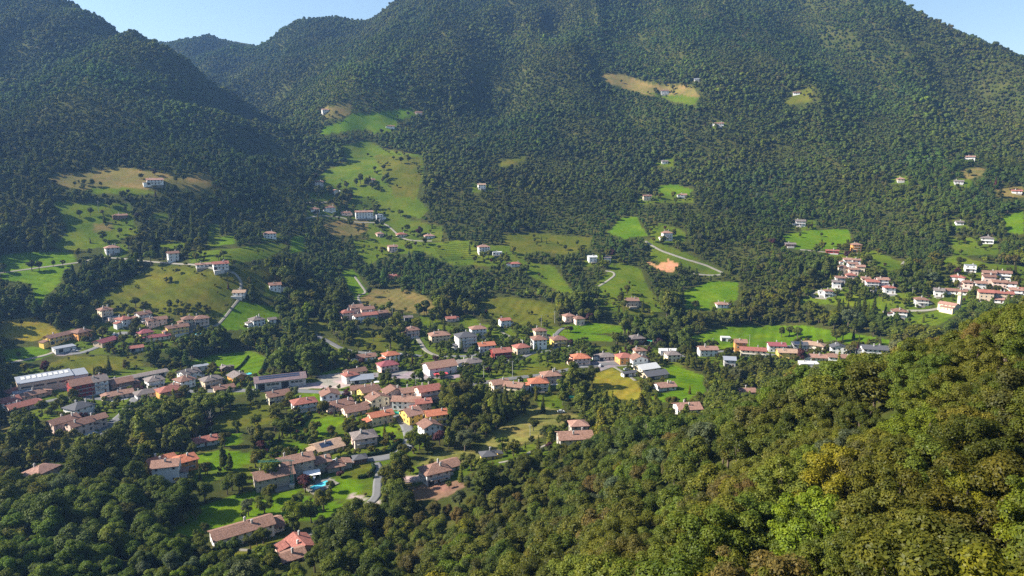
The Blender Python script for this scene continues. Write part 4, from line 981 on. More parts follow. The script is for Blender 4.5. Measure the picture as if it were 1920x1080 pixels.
ch = tag(empty('church', (x, y, z), R(-28) - math.atan((1778 - 960) / FPX)), 'pale church with reddish roof and slim square bell tower', 'church')
ch.scale = (.68, .70, .70)
MB().add([(-10,-5,-3),(-10,5,-3),(-10,5,7),(-10,0,9.3),(-10,-5,7),(10,-5,-3),(10,5,-3),(10,5,7),(10,0,9.3),(10,-5,7)],
         [(0,4,3,2,1),(5,6,7,8,9),(0,5,9,4),(1,2,7,6),(0,1,6,5)]).build('nave_wall', MAT['wc'], ch)
roof_solid('g', 20, 10, 7.1, 2.3, .5, .25).build('nave_roof', MAT['rS'], ch)
MB().box(-6,9.5,-8.5,-5.01,-3,4.2).build('aisle_wall', MAT['wc'], ch); MB().add([(-6.3,-8.9,4.1),(9.8,-8.9,4.1),(9.8,-5.02,5.4),(-6.3,-5.02,5.4),(-6.3,-8.9,3.9),(9.8,-8.9,3.9),(9.8,-5.02,5.2),(-6.3,-5.02,5.2)],
   [(0,1,2,3),(7,6,5,4),(0,4,5,1),(1,5,6,2),(2,6,7,3),(3,7,4,0)]).build('aisle_roof', MAT['rS'], ch)
tw = MB().box(6.2,9.6,5.3,8.7,-3,21.5).build('bell_tower', MAT['wc'], ch)
MB().box(5.9,9.9,5.0,9.0,21.5,21.9).build('cornice', MAT['concrete'], tw)
MB().add([(5.8,4.9,21.9),(10,4.9,21.9),(10,9.1,21.9),(5.8,9.1,21.9),(7.9,7,23.4)], [(0,1,4),(1,2,4),(2,3,4),(3,0,4),(3,2,1,0)]).build('spire', MAT['rS'], tw)
for a in (6.75, 8.25): MB().box(a, a + .8, 5.22, 5.31, 17.6, 20.4).build('belfry_opening', MAT['dark'], tw)
MB().box(6.12, 6.21, 6.5, 7.5, 17.6, 20.4).build('belfry_opening', MAT['dark'], tw)
for k in range(4): MB().box(-4.6 + k * 3.8, -3.7 + k * 3.8, -8.58, -8.49, 1.4, 3.2).build('window', MAT['glass'], ch)
for k in range(4): MB().box(-8 + k * 4.6, -7 + k * 4.6, -5.08, -4.99, 5.5, 6.5).build('window', MAT['glass'], ch)
MB().box(-10.1,-9.98,-1.1,1.1,0,3.2).build('door', MAT['door'], ch)
HBOX.append((1755, 1805, 545, 585, y)); FOOT.append((x, y, 12))

# ------------------------------------------------------------------ trees
def leaf_material(name):
    m = bpy.data.materials.new(name); m.use_nodes = True; nt = m.node_tree; nt.nodes.clear()
    out = N(nt, 'ShaderNodeOutputMaterial')
    at = N(nt, 'ShaderNodeAttribute', attribute_name='tint', attribute_type='INSTANCER')
    ge = N(nt, 'ShaderNodeNewGeometry')
    v1 = ramp(nt, ge.outputs['Random Per Island'], [(0.0, (.72,.74,.8)), (0.5, (1.0,1.0,1.0)), (1.0, (1.4,1.3,1.0))])
    c = mixrgb(nt, 'MULTIPLY', 1.0, at.outputs['Color'], v1)
    v2 = ramp(nt, noise(nt, ge.outputs['Position'], 0.45, 2), [(0.35, (.80,.86,.9)), (0.65, (1.2,1.12,1.0))])
    c = mixrgb(nt, 'MULTIPLY', 1.0, c, v2)
    di = N(nt, 'ShaderNodeBsdfDiffuse'); tr = N(nt, 'ShaderNodeBsdfTranslucent'); gl = N(nt, 'ShaderNodeBsdfGlossy')
    gl.inputs['Roughness'].default_value = 0.45; gl.inputs['Color'].default_value = (.9,.95,1,1)
    nt.links.new(c, di.inputs[0]); nt.links.new(mixrgb(nt, 'MULTIPLY', 1.0, c, (1.2,1.25,.6)), tr.inputs[0])
    m1 = N(nt, 'ShaderNodeMixShader'); m1.inputs[0].default_value = 0.28
    nt.links.new(di.outputs[0], m1.inputs[1]); nt.links.new(tr.outputs[0], m1.inputs[2])
    m2 = N(nt, 'ShaderNodeMixShader'); m2.inputs[0].default_value = 0.006
    nt.links.new(m1.outputs[0], m2.inputs[1]); nt.links.new(gl.outputs[0], m2.inputs[2])
    nt.links.new(m2.outputs[0], out.inputs['Surface']); return m
LEAF = leaf_material('foliage')
ICO = None
def ico():
    global ICO
    if ICO is None:
        bm = bmesh.new(); bmesh.ops.create_icosphere(bm, subdivisions=1, radius=1.0)
        ICO = (np.array([v.co[:] for v in bm.verts]), np.array([[v.index for v in f.verts] for f in bm.faces])); bm.free()
    return ICO
def unit(rng, n):
    v = rng.normal(size=(n, 3)); return v / np.linalg.norm(v, axis=1)[:, None]

def crown_arrays(nl, leaf, seed, rx=3.6, rz=3.7, zc=6.3, nb=15, shape='round', core=0.80, br=(.30, .50), jit=.75, rough=(.80, 1.10)):
    rng = np.random.default_rng(seed)
    c = unit(rng, nb) * (rng.uniform(.15, 1, nb) ** .4)[:, None] * np.array([rx, rx, rz * 1.05]) * (1.0 - np.mean(br)) + np.array([0, 0, zc])
    r = rng.uniform(br[0], br[1], nb) * rx
    if shape == 'tall':
        c[:, 2] = zc + np.linspace(-rz * .8, rz * .8, nb); c[:, :2] *= .5; r = rx * np.interp(np.linspace(0, 1, nb), [0, .3, 1], [.8, 1, .35])
    w = r ** 2; which = rng.choice(nb, nl * 2, p=w / w.sum())
    d = unit(rng, nl * 2); d[:, 2] = np.where(d[:, 2] < -.35, -d[:, 2], d[:, 2])
    p = c[which] + d * (r[which] * rng.uniform(rough[0], rough[1], nl * 2))[:, None]
    dist = np.linalg.norm(p[:, None] - c[None], axis=2) / r[None]
    dist[np.arange(len(p)), which] = 9
    keep = np.flatnonzero(dist.min(1) > .78)[:nl]
    p, d = p[keep], d[keep]; n = len(p)
    nr = d + jit * unit(rng, n); nr[:, 2] += .25; nr /= np.linalg.norm(nr, axis=1)[:, None]
    t = np.cross(nr, unit(rng, n)); t /= np.linalg.norm(t, axis=1)[:, None]; s = np.cross(nr, t)
    a = leaf * rng.uniform(.55, 1.35, n)[:, None]
    fold = nr * a * rng.uniform(-.25, .25, n)[:, None]
    V = np.stack([p - t * a, p + s * a * .62 + fold, p + t * a, p - s * a * .62 + fold], 1).reshape(-1, 3)
    Fq = np.arange(n * 4).reshape(-1, 4)
    F = np.concatenate([Fq[:, [0, 1, 2]], Fq[:, [0, 2, 3]]])
    iv, fi = ico()
    for k in range(nb):                                      # the leafy mass inside each bough
        q = iv * rng.uniform(.86, 1.1, (len(iv), 1)) * r[k] * core + c[k]
        F = np.concatenate([F, fi + len(V)]); V = np.concatenate([V, q])
    return V, F, c
def conifer_arrays(nl, leaf, seed, rx=2.3, h=14.0):
    rng = np.random.default_rng(seed)
    z = h * (1 - np.sqrt(rng.uniform(0, 1, nl)) * .93); tier = np.abs(((z / .9) % 1) - .5)
    rad = rx * (1 - z / h) ** .85 * (0.62 + .65 * tier) * rng.uniform(.6, 1.05, nl); an = rng.uniform(0, 2 * np.pi, nl)
    p = np.c_[rad * np.cos(an), rad * np.sin(an), z]; d = np.c_[np.cos(an), np.sin(an), np.full(nl, .5)] + .5 * unit(rng, nl)
    d /= np.linalg.norm(d, axis=1)[:, None]
    t = np.c_[np.cos(an), np.sin(an), np.full(nl, -.5)]; t /= np.linalg.norm(t, axis=1)[:, None]; s = np.cross(d, t)
    a = leaf * rng.uniform(.6, 1.3, nl)[:, None]
    V = np.stack([p - t * a, p + s * a * .45, p + t * a, p - s * a * .45], 1).reshape(-1, 3); Fq = np.arange(nl * 4).reshape(-1, 4)
    F = np.concatenate([Fq[:, [0, 1, 2]], Fq[:, [0, 2, 3]]])
    k = 7; cone = [(rx * .62 * math.cos(i * 2 * math.pi / k), rx * .62 * math.sin(i * 2 * math.pi / k), 1.2) for i in range(k)] + [(0, 0, h * .95)]
    F = np.concatenate([F, np.array([(i, (i + 1) % k, k) for i in range(k)]) + len(V)]); V = np.concatenate([V, np.array(cone)])
    return V, F, np.array([[0, 0, h * .5]])
def trunk_mb(c, seed, r0=.26, top=6.5, limbs=5):
    rnd = random.Random(seed); mb = MB()
    lean = (rnd.uniform(-.3, .3), rnd.uniform(-.3, .3))
    mb.tube([(0,0,-.8),(lean[0]*.3,lean[1]*.3,top*.4),(lean[0],lean[1],top*.75),(lean[0]*1.3,lean[1]*1.3,top)], [r0*1.3, r0, r0*.65, r0*.3], 6)
    for k in range(min(limbs, len(c))):
        e = c[(k * 3) % len(c)]; z = top * (.38 + .1 * k / max(limbs, 1))
        mb.tube([(lean[0]*.4, lean[1]*.4, z), (e[0]*.5, e[1]*.5, (z + e[2]) / 2 + .2), tuple(e)], [r0*.5, r0*.32, r0*.12], 5)
    return mb
class Proto: pass
def make_proto(name, V, F, c, seed, single, limbs=5, top=6.5, r0=.26):
    p = Proto()
    if single:                                               # crown and trunk in one mesh, for the woods
        t = trunk_mb(c, seed, r0, top, limbs if single > 1 else 0)
        me = bpy.data.meshes.new(name)
        tf = []
        for f in t.f:
            for i in range(1, len(f) - 1): tf.append((f[0], f[i], f[i + 1]))
        VV = np.concatenate([V, np.array(t.v)]); FF = np.concatenate([F, np.array(tf) + len(V)])
        me = npmesh(name, VV, FF, np.r_[np.zeros(len(F), int), np.ones(len(tf), int)])
        me.materials.append(LEAF); me.materials.append(MAT['bark'])
        p.ob = bpy.data.objects.new(name, me)
    else:
        p.crown = npmesh('crown', V, F); p.crown.materials.append(LEAF)
        p.trunk = trunk_mb(c, seed, r0, top, limbs).mesh('trunk'); p.trunk.materials.append(MAT['bark'])
    return p
def proto_collection(name, plist):
    col = bpy.data.collections.new(name)
    for p in plist: col.objects.link(p.ob)
    return col
far_p = [make_proto('wood_far_%d' % k, *crown_arrays(130, .62, 100 + k, nb=7, core=.98, br=(.36, .58), jit=.45), 100 + k, 1) for k in range(6)]
mid_p = [make_proto('wood_mid_%d' % k, *crown_arrays(850, .36, 200 + k, nb=15, core=.8, jit=.55, br=(.2,.42), rough=(.74, 1.2)), 200 + k, 1) for k in range(6)]
mid_c = [make_proto('wood_midc_%d' % k, *conifer_arrays(650, .5, 250 + k), 250 + k, 1, top=9, r0=.2) for k in range(2)]
mid_t = [make_proto('wood_midt_%d' % k, *crown_arrays(700, .42, 260 + k, rx=2.2, rz=5.6, zc=7.5, nb=9, shape='tall'), 260 + k, 1) for k in range(2)]
low_p = [make_proto('wood_low_%d' % k, *crown_arrays(4600, .185, 300 + k, nb=26, br=(.17,.36), jit=.65, core=.68, rough=(.68, 1.22)), 300 + k, 2) for k in range(6)]
near_p = [make_proto('wood_near_%d' % k, *crown_arrays(19000, .095, 400 + k, nb=64, rx=3.9, core=.6, br=(.08,.21), jit=.6, rough=(.76, 1.2)), 400 + k, 2) for k in range(4)]
ind_near = [make_proto('t', *crown_arrays(21000, .092, 500 + k, nb=56 + 7 * k, rx=3.9, core=.6, br=(.08,.21), jit=.6, rough=(.76, 1.2)), 500 + k, 0) for k in range(7)]
ind_low = [make_proto('t', *crown_arrays(4600, .18, 600 + k, nb=24, br=(.17,.36), jit=.65, core=.68, rough=(.68, 1.22)), 600 + k, 0) for k in range(5)]
ind_mid = [make_proto('t', *crown_arrays(900, .42, 650 + k, nb=12), 650 + k, 0, limbs=3) for k in range(4)]
ind_con = [make_proto('t', *conifer_arrays(1500, .36, 700 + k), 700 + k, 0, limbs=0, top=9, r0=.2) for k in range(3)]
ind_tall = [make_proto('t', *crown_arrays(1400, .32, 720 + k, rx=1.9, rz=5.6, zc=7.2, nb=10, shape='tall'), 720 + k, 0, limbs=2) for k in range(2)]
ind_shrub = [make_proto('t', *crown_arrays(900, .22, 740 + k, rx=1.7, rz=1.3, zc=1.35, nb=9), 740 + k, 0, limbs=3, top=1.3, r0=.08) for k in range(3)]
COLS = dict(far=proto_collection('wood_far', far_p), mid=proto_collection('wood_mid', mid_p + mid_c + mid_t), low=proto_collection('wood_low', low_p), near=proto_collection('wood_near', near_p))

PAL = dict(dark=(.056,.067,.011), mid=(.072,.092,.012), deep=(.056,.074,.018), olive=(.088,.094,.013), lime=(.100,.126,.010), rust=(.095,.072,.018), grey=(.080,.094,.040), brown=(.078,.074,.017), gold=(.120,.118,.010), plum=(.06,.025,.03), red=(.30,.09,.035))
PNAME = dict(dark='dark green', mid='mid green', deep='deep green', olive='olive green', lime='yellow-green', rust='russet-tinged', grey='grey-green', brown='brownish olive', gold='golden green', plum='plum red', red='reddish')

def scatter(ylo, yhi, sp, seed):
    rng = np.random.default_rng(seed); out = []
    ys = np.arange(ylo, yhi, sp)
    for y in ys:
        hw = .80 * y + 40
        xs = np.arange(-hw, hw, sp)
        out.append(np.c_[xs + rng.uniform(-.85, .85, len(xs)) * sp, y + rng.uniform(-.85, .85, len(xs)) * sp])
    return np.concatenate(out)
CLP = [(p, c) for c, n, p in CLEAR if c != 'K']
CLK = [p for c, n, p in CLEAR if c == 'K']
def in_any(polys, px, py):
    r = np.zeros(px.shape, bool)
    for p in polys: r |= inside(p, px, py)
    return r
HB_ = np.array([h for h in HBOX])
FT_ = np.array(FOOT)
def hides_house(px, cyy, top, base, hwid, y):
    """a crown that would stand over a building the photograph shows"""
    r = np.zeros(px.shape, bool)
    for x0, x1, y0, y1, hy in HB_:
        w = (x1 - x0) * .12
        r |= (y < hy + 3) & (px + hwid * .8 > x0 + w) & (px - hwid * .8 < x1 - w) & (top < y0 + (y1 - y0) * .6) & (base > y0)
    return r
def in_footprint(x, y, extra):
    r = np.zeros(x.shape, bool)
    for fx, fy, fr in FT_: r |= (x - fx) ** 2 + (y - fy) ** 2 < (fr + extra) ** 2
    return r

def make_wood(name, label, col, pts, scl, tint, idx):
    pts = np.asarray(pts, 'f'); n = len(pts)
    me = bpy.data.meshes.new(name); me.vertices.add(n); me.vertices.foreach_set('co', pts.ravel())
    rot = np.c_[np.zeros((n, 2)), RNG.uniform(0, 6.283, n)].astype('f')
    for nm, typ, arr in (('rot', 'FLOAT_VECTOR', rot), ('scl', 'FLOAT_VECTOR', np.asarray(scl, 'f'))):
        a = me.attributes.new(nm, typ, 'POINT'); a.data.foreach_set('vector', arr.ravel())
    a = me.attributes.new('tint', 'FLOAT_COLOR', 'POINT'); a.data.foreach_set('color', np.c_[tint, np.ones(n)].astype('f').ravel())
    a = me.attributes.new('idx', 'INT', 'POINT'); a.data.foreach_set('value', np.asarray(idx, 'i'))
    o = mesh_obj(name, me); tag(o, label, None, None, 'stuff')
    g = bpy.data.node_groups.new(name, 'GeometryNodeTree')
    g.interface.new_socket('Geometry', in_out='INPUT', socket_type='NodeSocketGeometry'); g.interface.new_socket('Geometry', in_out='OUTPUT', socket_type='NodeSocketGeometry')
    gi = g.nodes.new('NodeGroupInput'); go = g.nodes.new('NodeGroupOutput'); iop = g.nodes.new('GeometryNodeInstanceOnPoints')
    ci = g.nodes.new('GeometryNodeCollectionInfo'); ci.inputs[0].default_value = col; ci.inputs['Separate Children'].default_value = True; ci.inputs['Reset Children'].default_value = True
    def na(nm, typ):
        q = g.nodes.new('GeometryNodeInputNamedAttribute'); q.data_type = typ; q.inputs[0].default_value = nm; return q.outputs[0]
    iop.inputs['Pick Instance'].default_value = True
    g.links.new(gi.outputs[0], iop.inputs['Points']); g.links.new(ci.outputs[0], iop.inputs['Instance']); g.links.new(na('idx', 'INT'), iop.inputs['Instance Index'])
    er = g.nodes.new('FunctionNodeEulerToRotation'); g.links.new(na('rot', 'FLOAT_VECTOR'), er.inputs[0]); g.links.new(er.outputs[0], iop.inputs['Rotation'])
    g.links.new(na('scl', 'FLOAT_VECTOR'), iop.inputs['Scale']); g.links.new(iop.outputs[0], go.inputs[0])
    md = o.modifiers.new('trees', 'NODES'); md.node_group = g
    return o

def tints(x, y, names, probs, seed, patch=45.0):
    """colours of the trees: kinds of tree grow in patches"""
    rng = np.random.default_rng(seed)
    n = len(x); u = np.clip(.5 + .62 * fbm(x / patch, y / patch, seed, 3) + rng.normal(0, .22, n), 0, .9999)
    cum = np.cumsum(probs) / np.sum(probs); k = np.searchsorted(cum, u)
    base = np.array([PAL[q] for q in names])[k]
    big = fbm(x / 160, y / 160, seed + 5, 3)[:, None]
    base = base * (1 + .5 * big) * np.array([1, 1, 1]) * (1 + np.array([.22, 0, -.1]) * fbm(x / 110, y / 110, seed + 9, 2)[:, None] * 1.6)
    return base * rng.uniform(.78, 1.26, (n, 1)) * rng.uniform(.93, 1.07, (n, 3)), k

def wood_zone(ylo, yhi, sp, seed, size, keep_open=1.0):
    p = scatter(ylo, yhi, sp, seed); x, y = p[:, 0], p[:, 1]; rng = np.random.default_rng(seed + 1)
    z = H(x, y); s = (size[0] + (size[1] - size[0]) * rng.beta(1.6, 2.2, len(x))) * (1 + .55 * fbm(x / 55, y / 55, seed + 2, 3)) * np.where(rng.uniform(0, 1, len(x)) < .06, 1.45, 1.0)
    bx, by, d = proj(x, y, z); tx, ty, _ = proj(x, y, z + 9.3 * s); mx, my, _ = proj(x, y, z + 5.5 * s)
    hw_ = 3.4 * s * FPX / d
    ok = (bx > -130) & (bx < 2050) & (by < 1250) & ~on_spur(x, y) & ~near_road(x, y, 3.0) & ~in_footprint(x, y, 1.5)
    cl = [q for q, c in CLP]
    hid = in_any(cl, bx, by)
    for ax, ay in ((tx, ty * .6 + my * .4), (mx - hw_ * .6, my), (mx + hw_ * .6, my)): hid |= in_any(cl, ax, ay)
    ok &= ~hid
    vill = in_any(CLK, bx, by) | in_any(CLK, mx, my)
    ok &= ~vill
    ok &= ~hides_house(mx, my, ty, by, hw_, y)
    return x[ok], y[ok], z[ok], s[ok]

WOODN = ['deep', 'dark', 'mid', 'mid', 'olive', 'brown', 'grey', 'lime']
# mountainsides
x, y, z, s = wood_zone(640, 2150, 4.9, 41, (.36, 1.02))
t, k = tints(x, y, WOODN, [2, 4, 5, 3, 1.3, .8, .4, .15], 43, 70)
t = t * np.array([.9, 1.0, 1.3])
far = proj(x, y, z)[2] > 880
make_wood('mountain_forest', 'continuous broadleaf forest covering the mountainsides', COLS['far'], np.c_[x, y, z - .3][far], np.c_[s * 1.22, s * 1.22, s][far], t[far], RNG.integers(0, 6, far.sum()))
n_far = int(far.sum()); mid = ~far
ci = RNG.integers(0, 6, mid.sum()); cz = RNG.uniform(0, 1, mid.sum()); ci = np.where(cz < .05, RNG.integers(6, 8, mid.sum()), ci); ci = np.where(cz > .90, RNG.integers(8, 10, mid.sum()), ci)
# hillside and valley woods
x2, y2, z2, s2 = wood_zone(300, 640, 5.1, 51, (.5, 1.5))
t2, k2 = tints(x2, y2, WOODN, [2, 3, 5, 4, 2, 1.0, .8, .4], 53, 35)
ci2 = RNG.integers(0, 6, len(x2)); cz = RNG.uniform(0, 1, len(x2)); ci2 = np.where(cz < .05, RNG.integers(6, 8, len(x2)), ci2); ci2 = np.where(cz > .88, RNG.integers(8, 10, len(x2)), ci2)
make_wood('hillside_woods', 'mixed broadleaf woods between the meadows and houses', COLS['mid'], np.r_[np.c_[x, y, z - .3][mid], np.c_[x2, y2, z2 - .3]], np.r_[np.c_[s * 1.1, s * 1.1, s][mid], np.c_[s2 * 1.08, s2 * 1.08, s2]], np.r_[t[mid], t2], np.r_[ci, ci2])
x3, y3, z3, s3 = wood_zone(150, 300, 5.2, 61, (.55, 1.4))
t3, k3 = tints(x3, y3, WOODN, [1.5, 3, 5, 4, 3, 1.0, .8, 1.6], 63, 22)
make_wood('lower_woods', 'leafy wood filling the lower left valley', COLS['low'], np.c_[x3, y3, z3 - .3], np.c_[s3 * 1.1, s3 * 1.1, s3], t3, RNG.integers(0, 6, len(x3)))

# garden trees and bushes between the houses
p = scatter(215, 660, 4.6, 71); x, y = p[:, 0], p[:, 1]; z = H(x, y)
bx, by, d = proj(x, y, z); rng = np.random.default_rng(72)
s = rng.choice([.22, .3, .38, .5, .7, .95], len(x), p=[.18, .2, .22, .18, .14, .08])
tx, ty, _ = proj(x, y, z + 9.3 * s); mx, my, _ = proj(x, y, z + 5.5 * s); hw_ = 3.4 * s * FPX / d
ok = in_any(CLK, bx, by) & ~in_any([q for q, c in CLP], bx, by) & ~in_any([q for q, c in CLP if c in 'AQ'], mx, my) & ~on_spur(x, y) & ~near_road(x, y, 1.0 + 2 * s) & ~in_footprint(x, y, -1.0 + 1.5 * s) & ~hides_house(mx, my, ty + 2, by, hw_, y)
ok &= (fbm(x / 18, y / 18, 77, 2) + rng.uniform(-.5, .5, len(x))) > -.28
x, y, z, s = x[ok], y[ok], z[ok], s[ok]
ex = []
for fx, fy, fr in FOOT:
    for _ in range(9 if fy < 600 else 13):
        an = rng.uniform(0, 6.283); rr = fr + rng.uniform(1, 14 if fy < 600 else 22); ex.append((fx + rr * math.cos(an), fy + rr * math.sin(an), rng.choice([.3, .4, .5, .7, .95]) * (1.0 if fy < 600 else 1.15)))
p = scatter(240, 1150, 7.0, 75); mz = H(p[:, 0], p[:, 1]); qx, qy, qd = proj(p[:, 0], p[:, 1], mz)
dens = fbm(p[:, 0] / 30, p[:, 1] / 30, 79, 3) + rng.uniform(-.25, .25, len(p))
lo_ok = in_any([q for q, c in CLP if c in 'gOD'], qx, qy) & (dens > .36)
ex += [(a, b, c) for (a, b), c in zip(p[lo_ok], rng.choice([.14, .2, .3, .45, .6], int(lo_ok.sum())))]
ex = np.array(ex); ez = H(ex[:, 0], ex[:, 1]); qx, qy, qd = proj(ex[:, 0], ex[:, 1], ez); tx, ty, _ = proj(ex[:, 0], ex[:, 1], ez + 9.3 * ex[:, 2])
eok = ~near_road(ex[:, 0], ex[:, 1], 1.5 + ex[:, 2]) & ~in_footprint(ex[:, 0], ex[:, 1], .5 + 2 * ex[:, 2]) & ~hides_house(qx, qy, ty + 2, qy, 3.4 * ex[:, 2] * FPX / qd, ex[:, 1]) & ~on_spur(ex[:, 0], ex[:, 1]) & ~in_any([q for q, c in CLP if c in 'AQE'], qx, qy) & ~(in_any([q for q, c in CLP if c in 'GYS'], qx, qy) & (rng.uniform(0, 1, len(ex)) < .97))
x = np.r_[x, ex[eok, 0]]; y = np.r_[y, ex[eok, 1]]; z = np.r_[z, ez[eok]]; s = np.r_[s, ex[eok, 2]]
t, k = tints(x, y, ['mid', 'dark', 'olive', 'mid', 'lime', 'grey', 'plum'], [4, 4, 2, 3, 1, .8, .25], 73, 12)
make_wood('garden_shrubbery', 'garden trees and bushes between the village houses', COLS['mid'], np.c_[x, y, z - .9 * s], np.c_[s * 1.15, s * 1.15, s], t, np.where(RNG.uniform(0, 1, len(x)) < .07, RNG.integers(6, 8, len(x)), RNG.integers(0, 6, len(x))))

# ---- single trees
def tree(kind, x, y, z, s, tint, rnd, name, label, group, wide=1.0, cat='tree'):
    pr = rnd.choice(dict(near=ind_near, low=ind_low, mid=ind_mid, con=ind_con, tall=ind_tall, shrub=ind_shrub)[kind])
    root = empty(name, (x, y, z), rnd.uniform(0, 6.28)); root.scale = (s * wide, s * wide, s)
    c = bpy.data.objects.new('crown', pr.crown); c['tint'] = [float(q) for q in tint]; link(c, root)
    link(bpy.data.objects.new('trunk', pr.trunk), root)
    tag(root, label, cat, group); return root
ORD = 'first second third fourth fifth sixth seventh eighth ninth tenth eleventh twelfth thirteenth fourteenth fifteenth sixteenth seventeenth eighteenth nineteenth twentieth'.split()
def ordn(k): return ORD[k] if k < 20 else '%dth' % (k + 1)

# the near spur: the largest as trees of their own, the rest one mass
p = scatter(14, 268, 5.6, 81); x, y = p[:, 0], p[:, 1]; rng = np.random.default_rng(82)
ok = on_spur(x, y); x, y = x[ok], y[ok]; z = H(x, y)
s = rng.uniform(.72, 1.3, len(x)) * (1 + .3 * fbm(x / 22, y / 22, 83, 2))
s = s * np.interp(y, [0, 60, 140, 230, 260], [1.15, 1.15, 1.0, .82, .62])
bx, by, d = proj(x, y, z); tx, ty, dt = proj(x, y, z + 9.8 * s)
ry = ridge_y(tx)
over = ty < ry - 5                                        # no crown may rise over the outline the photograph shows
for _ in range(5):
    s = np.where(over, s * .86, s); tx, ty, dt = proj(x, y, z + 9.8 * s); over = ty < ridge_y(tx) - 5
ok = (~over) & (s > .38) & (dt > 14) & (tx > -300) & (tx < 2300)
x, y, z, s, tx, ty, d = x[ok], y[ok], z[ok], s[ok], tx[ok], ty[ok], dt[ok]
SN = ['olive', 'brown', 'rust', 'olive', 'mid', 'dark', 'olive', 'grey', 'lime', 'gold']
tt, kk = tints(x, y, SN, [2.5, 2.2, .8, 3, 2.8, 2.2, 2.5, .9, 1.5, .06], 87, 14)
tt = tt * np.array([1.03, .98, 1.1])
cx_, cy_, _ = proj(x, y, z + 6.5 * s)
inf = (cx_ > -20) & (cx_ < 1940) & (cy_ < 1100)
size = s / d * inf
order = np.argsort(-size); single = np.zeros(len(x), bool); single[order[:225]] = True; single &= inf
rest = ~single
make_wood('spur_woodland', 'smaller and farther crowns of the near wooded spur', COLS['low'], np.c_[x, y, z - .3][rest & (d > 120)], np.c_[s * 1.12, s * 1.12, s][rest & (d > 120)], tt[rest & (d > 120)], RNG.integers(0, 6, (rest & (d > 120)).sum()))
q = rest & (d <= 120)
make_wood('spur_undergrowth', 'crowns of the near wooded spur at the picture edges', COLS['near'], np.c_[x, y, z - .3][q], np.c_[s * 1.12, s * 1.12, s][q], tt[q], RNG.integers(0, 4, q.sum()))
zones = {}
for i in np.flatnonzero(single):
    px_, py_ = cx_[i], cy_[i]
    row = 'crest of the near wooded spur' if py_ < ridge_y(px_) + 60 else ('bottom edge of the near wood' if py_ > 960 else ('upper slope of the near wood' if py_ < 800 else 'lower slope of the near wood'))
    zones.setdefault((row, PNAME[SN[kk[i]]]), []).append((px_, py_, i))
for (row, cn), lst in zones.items():
    lst.sort()
    for j, (px_, py_, i) in enumerate(lst):
        lab = '%s %s broadleaf tree from the left on the %s' % (ordn(j), cn, row)
        if len(lst) == 1: lab = 'only %s broadleaf tree on the %s' % (cn, row)
        rn = random.Random(int(i))
        tree('near' if d[i] < 135 else 'low', x[i], y[i], z[i] - .3, s[i], tt[i], rn, 'broadleaf_tree', lab, 'trees of the near wooded spur', 1.12)

